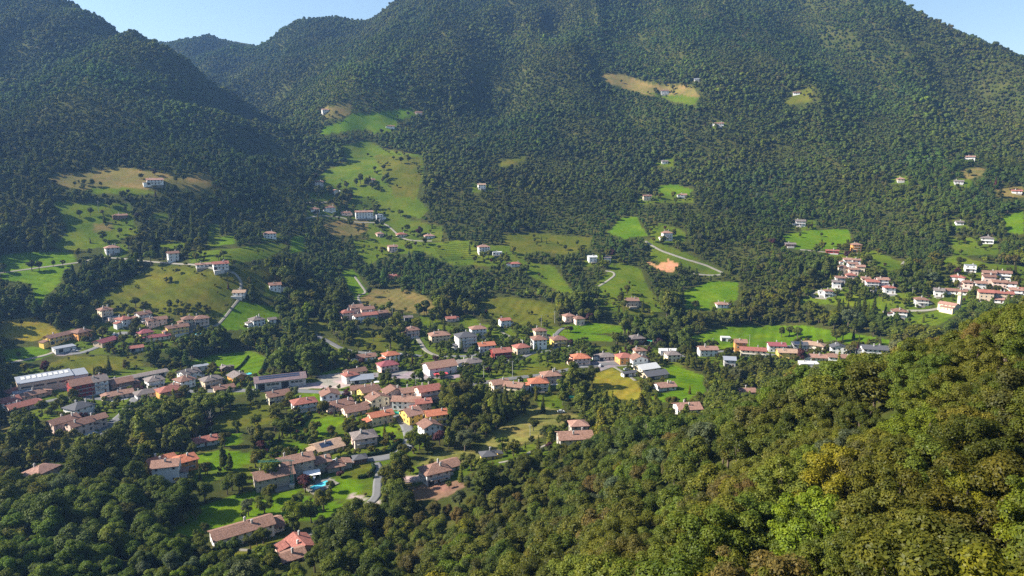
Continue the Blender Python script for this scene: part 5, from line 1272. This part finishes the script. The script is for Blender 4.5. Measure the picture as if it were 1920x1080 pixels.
# trees standing alone or in loose rows: px py height kind colour | place
ALONE = '''
255 577 9 b dark|fp1
318 582 9 b dark|x
320 531 6 b mid|x
430 520 5 b dark|x
60 508 10 b dark|left
74 508 9 b dark|left
100 500 6 b mid|left
118 499 6 b olive|left
8 512 9 b dark|left
1110 727 15 b dark|road
1094 722 12 b mid|road
1075 705 11 b mid|road
907 812 11 b dark|mown
872 846 12 b grey|mown
862 838 9 b grey|mown
1000 808 8 b dark|mown
1048 798 6 b mid|mown
1050 790 5 b olive|mown
362 965 9 b mid|low
352 958 8 b dark|low
368 975 6 b olive|low
345 985 6 b olive|low
507 939 8 b olive|low
496 966 9 b mid|low
466 968 8 b grey|low
458 978 5 b mid|low
385 1000 5 b dark|low
368 1008 4 b mid|low
559 951 7 b mid|low
580 958 6 b mid|low
607 960 11 b olive|low
620 924 6 b mid|low
555 994 13 b lime|low
470 1030 7 b dark|farm
482 1024 6 b olive|farm
494 1020 7 b mid|farm
553 1000 6 b mid|farm
720 320 9 b dark|spur
703 322 8 b mid|spur
752 307 10 b dark|spur
766 305 9 b olive|spur
738 300 6 b mid|spur
690 294 6 b olive|spur
676 345 14 b dark|spur
690 348 11 b dark|spur
708 357 7 b mid|spur
726 345 6 b olive|spur
745 352 5 b olive|spur
668 350 12 b mid|spur
735 250 8 b dark|high
715 252 9 b dark|high
765 218 8 b dark|high
745 222 5 b mid|high
635 371 13 c dark|con
643 370 12 c dark|con
652 369 11 c dark|con
660 368 12 c mid|con
1205 585 13 c dark|stone
1160 590 11 c dark|stone
1125 493 15 c dark|slope
1132 492 14 c deep|slope
1570 600 20 c dark|cv
1578 604 22 c deep|cv
1588 602 18 c dark|cv
1600 606 21 c dark|cv
1608 600 24 c deep|cv
1618 603 25 c dark|cv
1626 606 19 c mid|cv
1637 600 22 c dark|cv
1500 660 11 c grey|sil
1483 662 9 c grey|sil
728 705 6 b grey|villa
760 670 9 c grey|villa
866 660 11 c grey|villa
1140 560 6 b mid|orch
1150 575 5 b olive|orch
1165 548 5 b mid|orch
1135 550 4 b olive|orch
1180 535 5 b olive|orch
1170 582 10 b dark|orch
700 540 8 b dark|tan
692 556 10 b dark|tan
800 590 14 b dark|tan
786 592 12 b mid|tan
1060 470 7 b dark|wide
1082 462 8 b mid|wide
1046 460 5 b mid|wide
1500 445 5 b dark|clr
1540 444 5 b dark|clr
1541 455 4 b mid|clr
1560 462 5 b dark|clr
1530 465 5 b mid|clr
1465 632 9 b dark|broad
1480 630 9 b dark|broad
1495 635 10 b mid|broad
1580 640 14 b dark|broad
1568 642 11 b olive|broad
1600 636 9 c dark|broad
1370 648 6 b mid|broad
1255 625 9 b gold|broad
700 640 9 b dark|orchard
732 655 16 b dark|orchard
728 640 13 b dark|orchard
712 632 6 b mid|orchard
672 658 7 b dark|orchard
690 660 7 b dark|orchard
702 662 7 b dark|orchard
508 905 12 b lime|cot
545 760 9 b gold|cot
420 880 12 t mid|cot
432 882 9 t lime|cot
445 812 8 b mid|cot
364 815 9 b mid|cot
378 818 7 b dark|cot
520 800 14 b olive|cot
530 822 13 b mid|cot
480 805 9 b mid|cot
490 830 8 b brown|cot
505 838 9 b dark|cot
928 790 20 c dark|slopec
948 785 21 c dark|slopec
938 792 17 c deep|slopec
1018 775 12 c dark|slopec
840 770 17 b olive|gul
862 765 19 b brown|gul
855 790 18 b olive|gul
880 775 14 b dark|gul
776 850 14 b lime|gul
748 905 16 b mid|gul
735 930 17 b olive|gul
742 955 15 b mid|gul
1190 320 7 b mid|z
1165 156 7 b mid|mt
1215 176 5 b dark|mt
1262 178 8 b mid|mt
1232 176 8 b dark|mt
1280 160 6 b olive|mt
95 610 9 b dark|le
40 612 6 b dark|le
35 672 5 b dark|le
140 350 6 b olive|dry
158 348 7 b olive|dry
175 350 9 b dark|dry
190 350 6 b olive|dry
330 343 8 b dark|dry
345 342 9 b dark|dry
170 405 9 b dark|ter
150 408 8 b dark|ter
225 440 7 b dark|ter
'''
PLACE = dict(fp1='on the convex meadow', x='on the convex meadow', left='on the sunlit meadow at the left edge', road='beside the yellow-green field', mown='on the mown slope with rows', low='in the bright lower meadow',
  farm='in front of the long white farmhouse', spur='on the long meadow climbing the spur', high='on the high meadow of the spur', con='in the row beside the small white chapel', stone='by the stone-beige farmhouse',
  slope='beside the white house in the middle of the slope', cv='in the tall group below the church village', sil='among the right valley houses', villa='near the villas of the road', orch='on the orchard slope under the farmhouse',
  tan='at the tan mown field', wide='on the wide olive meadow', clr='in the green clearing below the chalet', broad='at the broad bright meadow', orchard='in the orchard below the old hamlet', cot='in the gardens around the red-roofed cottage',
  slopec='below the pair of cream houses', gul='in the gully beside the yellow houses', z='on the middle mountain slope', mt='in the tan mountain pasture', le='at the left edge meadow', dry='in the dry hillside pasture', ter='on the terraced meadow')
rowsT = []
for line in ALONE.strip().split('\n'):
    a, pl = line.split('|'); q = a.split(); rowsT.append((float(q[0]), float(q[1]), float(q[2]), q[3], q[4], PLACE[pl.strip()]))
groups = {}
for r_ in rowsT: groups.setdefault((r_[3], PNAME[r_[4]], r_[5]), []).append(r_)
for (kd, cn, pl), lst in groups.items():
    lst.sort()
    for j, (px, py, h, kd_, col, _) in enumerate(lst):
        x, y, z = hit(px, py, 250 if px > 700 else 215); rn = random.Random(int(px * 7 + py))
        word = dict(b='broadleaf tree', c='conifer', t='columnar tree')[kd]
        lab = '%s %s %s' % (cn, word, pl) if len(lst) == 1 else '%s %s %s from the left %s' % (ordn(j), cn, word, pl)
        dd = math.hypot(x, y); bc = PAL[col]; v = rn.uniform(.85, 1.2)
        if kd == 'b': tree('low' if dd < 480 else 'mid', x, y, z - .2, h / 10.0, [q * v for q in bc], rn, 'broadleaf_tree', lab, 'single trees of the meadows', rn.uniform(.95, 1.3))
        elif kd == 'c': tree('con', x, y, z - .2, h / 14.0, [q * v for q in bc], rn, 'conifer_tree', lab, 'single conifers', rn.uniform(1.0, 1.3))
        else: tree('tall', x, y, z - .2, h / 12.5, [q * v for q in bc], rn, 'columnar_tree', lab, 'columnar garden trees', 1.0)
# a bare trunk in the meadow behind the cottage
x, y, z = hit(396, 806); rt = tag(empty('dead_tree', (x, y, z)), 'bare pale dead tree at the meadow behind the red-roofed cottage', 'tree')
t = MB(); t.tube([(0,0,-.5),(.1,0,4),(0,.1,8),(.2,0,10.5)], [.28,.22,.15,.05], 6); t.build('trunk', MAT['palebark'], rt)
t = MB(); rn = random.Random(5)
for k in range(12):
    zz = 5 + k * .45; an = k * 2.4; ln = 2.6 - k * .12
    t.tube([(0.05,0,zz),(ln*.5*math.cos(an),ln*.5*math.sin(an),zz+.9),(ln*math.cos(an),ln*math.sin(an),zz+1.9)], [.08,.05,.02], 4)
t.build('branches', MAT['palebark'], rt)
# red and plum garden shrubs
for px, py, h, col, lab in ((640,895,3.2,'plum','plum red bush on the lawn right of the stone farm'),(556,872,2.6,'plum','small plum red tree behind the stone farm'),(745,832,2.8,'rust','russet bush inside the road bend'),(735,800,2.6,'lime','yellow-green bush inside the road bend'),
   (692,782,2.4,'olive','olive bush below the sprawling bungalow'),(1098,780,3.4,'plum','dark plum tree beside the white house at the wood edge'),(660,820,2.2,'lime','lime coloured bush beside the grey-pink villa')):
    x, y, z = hit(px, py); rn = random.Random(int(px)); tree('shrub', x, y, z - .1, h / 2.7, PAL[col], rn, 'garden_shrub', lab, None, 1.1, 'shrub')

# ---- hedges, each one clipped row
def hedge(label, pts, w, h, tint):
    g = [hit(a, b)[:2] for a, b in pts]; f = []
    for p0, p1 in zip(g, g[1:]):
        n = max(2, int(math.dist(p0, p1) / .5)); f += [(p0[0] + (p1[0]-p0[0])*i/n, p0[1] + (p1[1]-p0[1])*i/n) for i in range(n)]
    f = np.array(f); rng = np.random.default_rng(len(f)); x0, y0 = f[0]; z0 = float(H(x0, y0))
    nl = len(f) * 26; k = rng.integers(0, len(f), nl); dr = np.gradient(f, axis=0); dr /= np.linalg.norm(dr, axis=1)[:, None] + 1e-9
    sx = rng.uniform(-1, 1, nl); hz = rng.uniform(0, 1, nl); sel = rng.integers(0, 3, nl)
    sx = np.where(sel < 2, np.where(sel == 0, -1, 1), sx); hz = np.where(sel == 2, 1, hz)
    px_ = f[k, 0] - dr[k, 1] * sx * w / 2 + rng.normal(0, .1, nl); py_ = f[k, 1] + dr[k, 0] * sx * w / 2 + rng.normal(0, .1, nl)
    P_ = np.c_[px_, py_, H(px_, py_) + hz * h + rng.normal(0, .06, nl)]
    nr = np.c_[-dr[k, 1] * sx, dr[k, 0] * sx, np.where(sel == 2, 1.2, .1)] + .7 * unit(rng, nl); nr /= np.linalg.norm(nr, axis=1)[:, None]
    t = np.cross(nr, unit(rng, nl)); t /= np.linalg.norm(t, axis=1)[:, None]; s_ = np.cross(nr, t); a = .3 * rng.uniform(.6, 1.3, nl)[:, None]
    V = np.stack([P_ - t*a, P_ + s_*a*.7, P_ + t*a, P_ - s_*a*.7], 1).reshape(-1, 3); Q_ = np.arange(nl * 4).reshape(-1, 4); F = np.concatenate([Q_[:, :3], Q_[:, [0, 2, 3]]])
    C = []                                                     # woody core
    nrm = np.c_[-dr[:, 1], dr[:, 0]]
    for sgn, hh in ((-1, -.3), (-1, h * .9), (1, h * .9), (1, -.3)):
        qq = f + nrm * sgn * w * .42; C.append(np.c_[qq, H(qq[:, 0], qq[:, 1]) + hh])
    nC = len(f); CF = []
    for j in range(3):
        for i in range(nC - 1): a0 = j*nC+i; CF += [(a0, a0+1, a0+nC+1), (a0, a0+nC+1, a0+nC)]
    F = np.concatenate([F, np.array(CF) + len(V)]); V = np.concatenate([V] + C)
    o = mesh_obj('hedge', npmesh('hedge', V - np.array([x0, y0, z0]), F), None, [LEAF]); o.location = (x0, y0, z0); o['tint'] = [float(q) for q in tint]
    tag(o, label, 'hedge', 'garden hedges')
hd = (.028,.052,.016)
hedge('long clipped hedge along the inside of the road bend', [(632,862),(690,856),(730,848),(752,828)], 1.4, 1.8, hd)
hedge('dark hedge along the drive beside the gazebo lawn', [(672,898),(692,893),(702,880),(698,872)], 1.2, 1.5, hd)
hedge('dark hedge dividing the bright green field', [(443,694),(455,683),(466,668)], 1.0, 1.0, hd)
hedge('dark hedge at the right end of the bright green field', [(488,700),(494,690),(499,676)], 1.3, 1.6, hd)
hedge('dark hedge above the red-roofed cottage', [(385,818),(420,812),(450,810)], 1.8, 2.0, hd)
hedge('clipped hedge climbing right of the red-roofed cottage garden', [(478,845),(500,842),(520,828)], 1.3, 1.5, (.05,.085,.02))
hedge('long dark hedge left of the cream house with solar field', [(545,872),(565,858),(590,838)], 1.6, 1.8, hd)
hedge('dark hedge between the white red-roofed house and its garden', [(566,800),(572,788),(578,778)], 1.5, 2.0, hd)
hedge('hedge row edging the white yard of the pink villa', [(660,690),(690,684),(706,676)], 1.4, 1.7, hd)
hedge('straight hedge in front of the big white hall', [(764,696),(778,692),(795,688)], 1.3, 1.5, hd)
hedge('dark hedge beneath the solar-roofed shed', [(452,724),(470,722),(488,724)], 1.6, 1.8, hd)
hedge('dark hedge line on the mown slope', [(912,812),(930,800),(950,782)], 1.6, 1.4, hd)

# ---- vine rows
def vines(name, label, poly, n, col):
    xs = [p[0] for p in poly]; pts = []; sc_ = []
    for k in range(n):
        t = (k + .5) / n
        a = [poly[0][i] + (poly[3][i] - poly[0][i]) * t for i in (0, 1)]; b = [poly[1][i] + (poly[2][i] - poly[1][i]) * t for i in (0, 1)]
        g0, g1 = hit(*a)[:2], hit(*b)[:2]; m = int(math.dist(g0, g1) / 1.3)
        for j in range(m):
            xx = g0[0] + (g1[0]-g0[0])*j/m; yy = g0[1] + (g1[1]-g0[1])*j/m; pts.append((xx, yy, float(H(xx, yy)) - .15)); sc_.append((.14, .14, .12 + .03 * random.random()))
    make_wood(name, label, COLS['far'], pts, sc_, np.tile(np.array(PAL[col]), (len(pts), 1)) * RNG.uniform(.8, 1.2, (len(pts), 1)), RNG.integers(0, 6, len(pts)))
vines('vineyard_foliage', 'vine rows on the terraces beside the hillside hamlet', [(668,370),(702,368),(700,388),(650,394)], 9, 'mid')
vines('orchard_foliage', 'low fruit rows on the terraces below the pale bungalow', [(812,462),(875,455),(898,488),(830,490)], 9, 'mid')

# ------------------------------------------------------------------ cars, poles, crane, pool, small yard things
def car_proto():
    pr = Proto(); b = MB()
    prof = [(-2.1,.35),(-2.12,.75),(-1.95,.92),(-1.2,.98),(1.05,.98),(1.95,.82),(2.12,.6),(2.1,.35)]
    v = [(x, s * .86, z) for s in (-1, 1) for x, z in prof]; n = len(prof)
    b.add(v, [tuple(range(n)), tuple(range(2*n-1, n-1, -1))] + [(i, i+n, (i+1)%n+n, (i+1)%n) for i in range(n)]); pr.body = b.mesh('body')
    b = MB(); pf = [(-1.75,.95),(-1.25,1.45),(.35,1.47),(1.15,.95)]; v = [(x, s * (.80 if z < 1 else .66), z) for s in (-1, 1) for x, z in pf]; n = 4
    b.add(v, [(0,1,2,3), (7,6,5,4)] + [(i, i+n, (i+1)%n+n, (i+1)%n) for i in range(n)]); pr.cabin = b.mesh('cabin'); pr.cabin.materials.append(MAT['glass'])
    b = MB().box(-1.2,.32,-.64,.64,1.44,1.50); pr.top = b.mesh('car_roof')
    b = MB(); b.tube([(0,-.1,0),(0,.1,0)], .33, 12); pr.wheel = b.mesh('wheel'); pr.wheel.materials.append(MAT['tyre'])
    b = MB().box(2.0,2.13,-.14,.14,.58,.72); pr.lamp = b.mesh('headlight'); pr.lamp.materials.append(MAT['frame'])
    return pr
CARP = car_proto(); CARB = {}
def car(px, py, yaw, col, label, s=1.0):
    x, y, z = hit(px, py)
    root = empty('parked_car', (x, y, z + .19), R(yaw)); root.scale = (s,) * 3
    if col not in CARB:
        bm_ = CARP.body.copy(); bm_.materials.append(MAT['car_' + col]); tm_ = CARP.top.copy(); tm_.materials.append(MAT['car_' + col]); CARB[col] = (bm_, tm_)
    link(bpy.data.objects.new('body', CARB[col][0]), root); ca_ = link(bpy.data.objects.new('cabin', CARP.cabin), root); link(bpy.data.objects.new('car_roof', CARB[col][1]), ca_)
    for a in (-1.3, 1.35):
        for b in (-.8, .8):
            w = link(bpy.data.objects.new('wheel', CARP.wheel), root); w.location = (a, b, .33)
    for b in (-.6, .6): h_ = link(bpy.data.objects.new('headlight', CARP.lamp), root); h_.location = (0, b, 0)
    tag(root, label, 'car', 'parked cars')
car(748, 853, 20, 'white', 'white car, lowest in the road bend')
car(741, 856, 20, 'black', 'dark car beside the lowest white one in the road bend')
car(763, 841, 35, 'silver', 'silver car in the middle of the road bend')
car(759, 845, 35, 'black', 'black car between the silver one and the lowest white one')
car(769, 832, 70, 'white', 'white car, highest of the parked ones in the road bend')
car(1052, 774, 10, 'white', 'white car on the garden track left of the wooded gully')
for k, (px, py, c, nm) in enumerate(((770,668,'black','black car on the lane behind the orange-roofed house'),(778,669,'silver','silver car on the lane behind the orange-roofed house'),(752,667,'white','white car on the lane behind the orange-roofed house'),
    (868,703,'red','red car in the yard right of the big white hall'),(806,709,'silver','silver car in the yard left of the big white hall'),(516,730,'silver','silver car in front of the solar-roofed shed'),(545,729,'black','dark car in front of the solar-roofed shed'),(500,730,'white','white car left in front of the solar-roofed shed'),
    (1125,687,'white','white car in the car park by the junction'),(1108,692,'blue','blue car in the car park by the junction'),(1175,694,'silver','silver car beside the narrow carport'),(1068,652,'white','white car below the yellow balconied house'),
    (132,726,'white','white car in the factory yard'),(655,745,'black','dark car on the street by the barns'),(215,628,'white','white van-like car in the left hamlet'),(140,660,'silver','silver car beside the grey workshop'),(628,868,'white','white car by the stone farm annexe'))):
    car(px, py, 15 + 20 * (k % 5), c, nm)

def pole(px, py, h, label):
    x, y, z = hit(px, py); rt = tag(empty('utility_pole', (x, y, z), R(20)), label, 'pole', 'utility poles')
    b = MB(); b.tube([(0,0,-.8),(0,0,h)], [.17,.11], 6); b.build('mast', MAT['concrete'], rt)
    b = MB(); b.box(-.8,.8,-.05,.05,h-.6,h-.48); b.build('crossarm', MAT['metal'], rt)
    b = MB()
    for a in (-.7, 0, .7): b.tube([(a,0,h-.479),(a,0,h-.2)], .06, 5)
    b.build('insulators', MAT['frame'], rt)
    return Vector((x, y, z + h - .2))
PP = [pole(*q) for q in ((907,716,11,'tall utility pole left along the main road'),(961,707,11,'tall utility pole right along the main road'),(1015,612,10,'utility pole on the mown slope'),(1040,606,11,'utility pole beside the pink twin houses'),
   (994,828,9,'utility pole in the garden left of the stone farmhouse'),(780,728,9,'utility pole above the old core'),(1336,655,9,'utility pole at the broad meadow, left'),(1405,648,9,'utility pole at the broad meadow, right'),(185,398,11,'pale twin-armed pole on the terraced meadow'),
   (568,724,9,'lamp-like pole at the corner of the solar-roofed shed'),(672,628,8,'utility pole below the old red-roofed hamlet'),(736,594,9,'utility pole right of the old red-roofed hamlet'),(92,648,9,'utility pole by the yellow terrace'),(1710,560,10,'utility pole left of the church'))]
def wire(label, a, b, sag):
    pts = [a.lerp(b, i / 14) - Vector((0, 0, sag * (1 - (2 * i / 14 - 1) ** 2))) for i in range(15)]
    m_ = MB(); m_.tube([p - a for p in pts], .03, 4); o = m_.build('power_line', MAT['metal']); o.location = a; tag(o, label, 'wire')
wire('power line between the two poles of the main road', PP[0], PP[1], 1.0)
wire('power line over the mown slope', PP[2], PP[3], .7)
wire('power line along the broad meadow', PP[6], PP[7], 1.0)

# tower crane at the stone farm
x, y, z = hit(548, 914); cr = tag(empty('construction_crane', (x, y, z), R(168) - math.atan((548 - 960) / FPX)), 'small teal building crane beside the stone farmhouse', 'crane')
MB().box(-1,1,-1,1,-.3,1.6).build('ballast', MAT['concrete'], cr)
b = MB()
for a in (-.35, .35):
    for c in (-.35, .35): b.box(a-.06, a+.06, c-.06, c+.06, 1.6, 12.5)
for k in range(11):
    zz = 1.7 + k; sg = 1 if k % 2 else -1
    b.tube([(-.35*sg,-.35,zz),(.35*sg,-.35,zz+1)], .035, 4); b.tube([(-.35*sg,.35,zz),(.35*sg,.35,zz+1)], .035, 4); b.tube([(-.35,-.35*sg,zz),(-.35,.35*sg,zz+1)], .035, 4)
b.build('mast', MAT['teal'], cr)
b = MB(); b.box(-1.5,14,-.3,-.2,12.5,12.62); b.box(-1.5,14,.2,.3,12.5,12.62); b.box(-.5,14,-.05,.05,13.2,13.3)
for k in range(14): b.tube([(k,-.25,12.6),(k+.5,0,13.2),(k+1,-.25,12.6)], .03, 4); b.tube([(k,.25,12.6),(k+.5,0,13.2),(k+1,.25,12.6)], .03, 4)
b.build('jib', MAT['teal'], cr)
b = MB(); b.tube([(9,0,12.5),(9,0,7.5)], .03, 4); b.box(8.85,9.15,-.1,.1,7.1,7.5); b.build('hook_line', MAT['metal'], cr)
# swimming pool and pergola of the farm
x, y, z = hit(601, 911); pl = tag(empty('swimming_pool', (x, y, z + .25), R(50)), 'turquoise swimming pool with pale stone deck below the stone farm', 'pool')
b = MB(); b.box(-6.5,6.5,-5,-2,-1.2,.25); b.box(-6.5,6.5,2,3.4,-1.2,.25); b.box(-6.5,-4.5,-1.99,1.99,-1.2,.25); b.box(4.5,6.5,-1.99,1.99,-1.2,.25); b.build('deck', MAT['gravel'], pl)
MB().box(-4.49,4.49,-1.99,1.99,-1.2,.12).build('water', MAT['pool'], pl)
x, y, z = hit(585, 897); pg = tag(empty('pergola', (x, y, z), R(20)), 'white canvas pergola in front of the tall stone wing', 'pergola')
for a in (-3.4, 3.4):
    for c in (-2.2, 2.2): MB().box(a-.08, a+.08, c-.08, c+.08, -.5, 2.6).build('post', MAT['frame'], pg)
MB().add([(-3.7,-2.6,2.61),(3.7,-2.6,2.61),(3.7,2.6,2.9),(-3.7,2.6,2.9),(-3.7,-2.6,2.66),(3.7,-2.6,2.66),(3.7,2.6,2.95),(-3.7,2.6,2.95)], [(3,2,1,0),(4,5,6,7),(0,1,5,4),(1,2,6,5),(2,3,7,6),(3,0,4,7)]).build('canopy', MAT['cloth'], pg)
for px, py, lab in ((578,908,'left white sail-shaped parasol beside the pool'),(584,905,'right white sail-shaped parasol beside the pool')):
    x, y, z = hit(px, py); um = tag(empty('parasol', (x, y, z)), lab, 'parasol'); b = MB(); b.tube([(0,0,-.3),(0,0,2.7)], .05, 6); b.build('pole', MAT['frame'], um)
    MB().add([(-1.6,-1.6,2.1),(1.6,-1.6,2.1),(1.6,1.6,2.1),(-1.6,1.6,2.1),(0,0,2.9),(0,0,2.75)], [(0,1,4),(1,2,4),(2,3,4),(3,0,4),(1,0,5),(2,1,5),(3,2,5),(0,3,5)]).build('canopy', MAT['cloth'], um)
# small round pools, tarpaulins, covered heap
def disc_pool(px, py, r, mat, label):
    x, y, z = hit(px, py); rt = tag(empty('garden_pool', (x, y, z)), label, 'pool'); b = MB(); b.tube([(0,0,-.6),(0,0,.9)], r, 16); b.build('basin', MAT['frame'], rt)
    b = MB(); b.tube([(0,0,.901),(0,0,.95)], r * .94, 16); b.build('water', MAT[mat], rt)
disc_pool(1415, 705, 2.6, 'poolblue', 'round blue garden pool between dark trees by the near wood')
disc_pool(1219, 641, 2.6, 'tarp_green', 'round garden pool with green cover right of the brown chalet')
disc_pool(371, 628, 2.4, 'pool', 'turquoise garden pool below the cream villa pair')
disc_pool(466, 703, 2.2, 'pool', 'pale blue garden pool right of the salmon house')
def tent(px, py, L_, W_, h, mat, label, yaw=15):
    x, y, z = hit(px, py); rt = tag(empty('tarpaulin_shelter', (x, y, z), R(yaw)), label, 'shelter')
    for a in (-L_/2 + .1, L_/2 - .1):
        for c in (-W_/2 + .1, W_/2 - .1): MB().box(a-.05, a+.05, c-.05, c+.05, -.6, h).build('post', MAT['metal'], rt)
    roof_solid('g', L_, W_, h + .1, .5, .15, .06).build('cover', MAT[mat], rt)
tent(744, 782, 7, 4, 2.4, 'tarp_green', 'green netting shelter left of the salmon-roofed yellow house')
tent(1072, 752, 5, 4, 2.6, 'tarp_green', 'green tarpaulin shelter in the trees left of the yellow-green field')
tent(826, 708, 9, 4, 2.6, 'tarp_red', 'red awnings in front of the big white hall', 22)
tent(265, 763, 3.5, 3, 2.2, 'tarp_green', 'little green tent on the lawn below the orange house')
tent(340, 1026, 3.6, 3, 2.0, 'cloth', 'white tarpaulin-covered heap left of the long white farmhouse', 30)
tent(706, 722, 3, 3, 2.2, 'cloth', 'small white tent right of the barns')

# ------------------------------------------------------------------ the air
top = float(HG.max()) + 40
hz = MB().box(GX[0] - 40, GX[-1] + 40, GY[0] - 40, GY[-1] + 40, float(HG.min()) - 6, top)
hm = bpy.data.materials.new('valley_haze'); hm.use_nodes = True; hn = hm.node_tree; hn.nodes.clear()
ho = N(hn, 'ShaderNodeOutputMaterial'); pv = N(hn, 'ShaderNodeVolumePrincipled')
pv.inputs['Color'].default_value = (.27, .52, 1.0, 1); pv.inputs['Density'].default_value = HAZE; pv.inputs['Anisotropy'].default_value = 0.2
hn.links.new(pv.outputs[0], ho.inputs['Volume'])
tag(hz.build('haze', hm), 'thin blue air over the whole valley', None, None, 'stuff')
print('TREES', n_far, int(mid.sum()) + len(x2), len(x3), int(rest.sum()), 'single', int(single.sum()), 'objects', len(SC.objects))
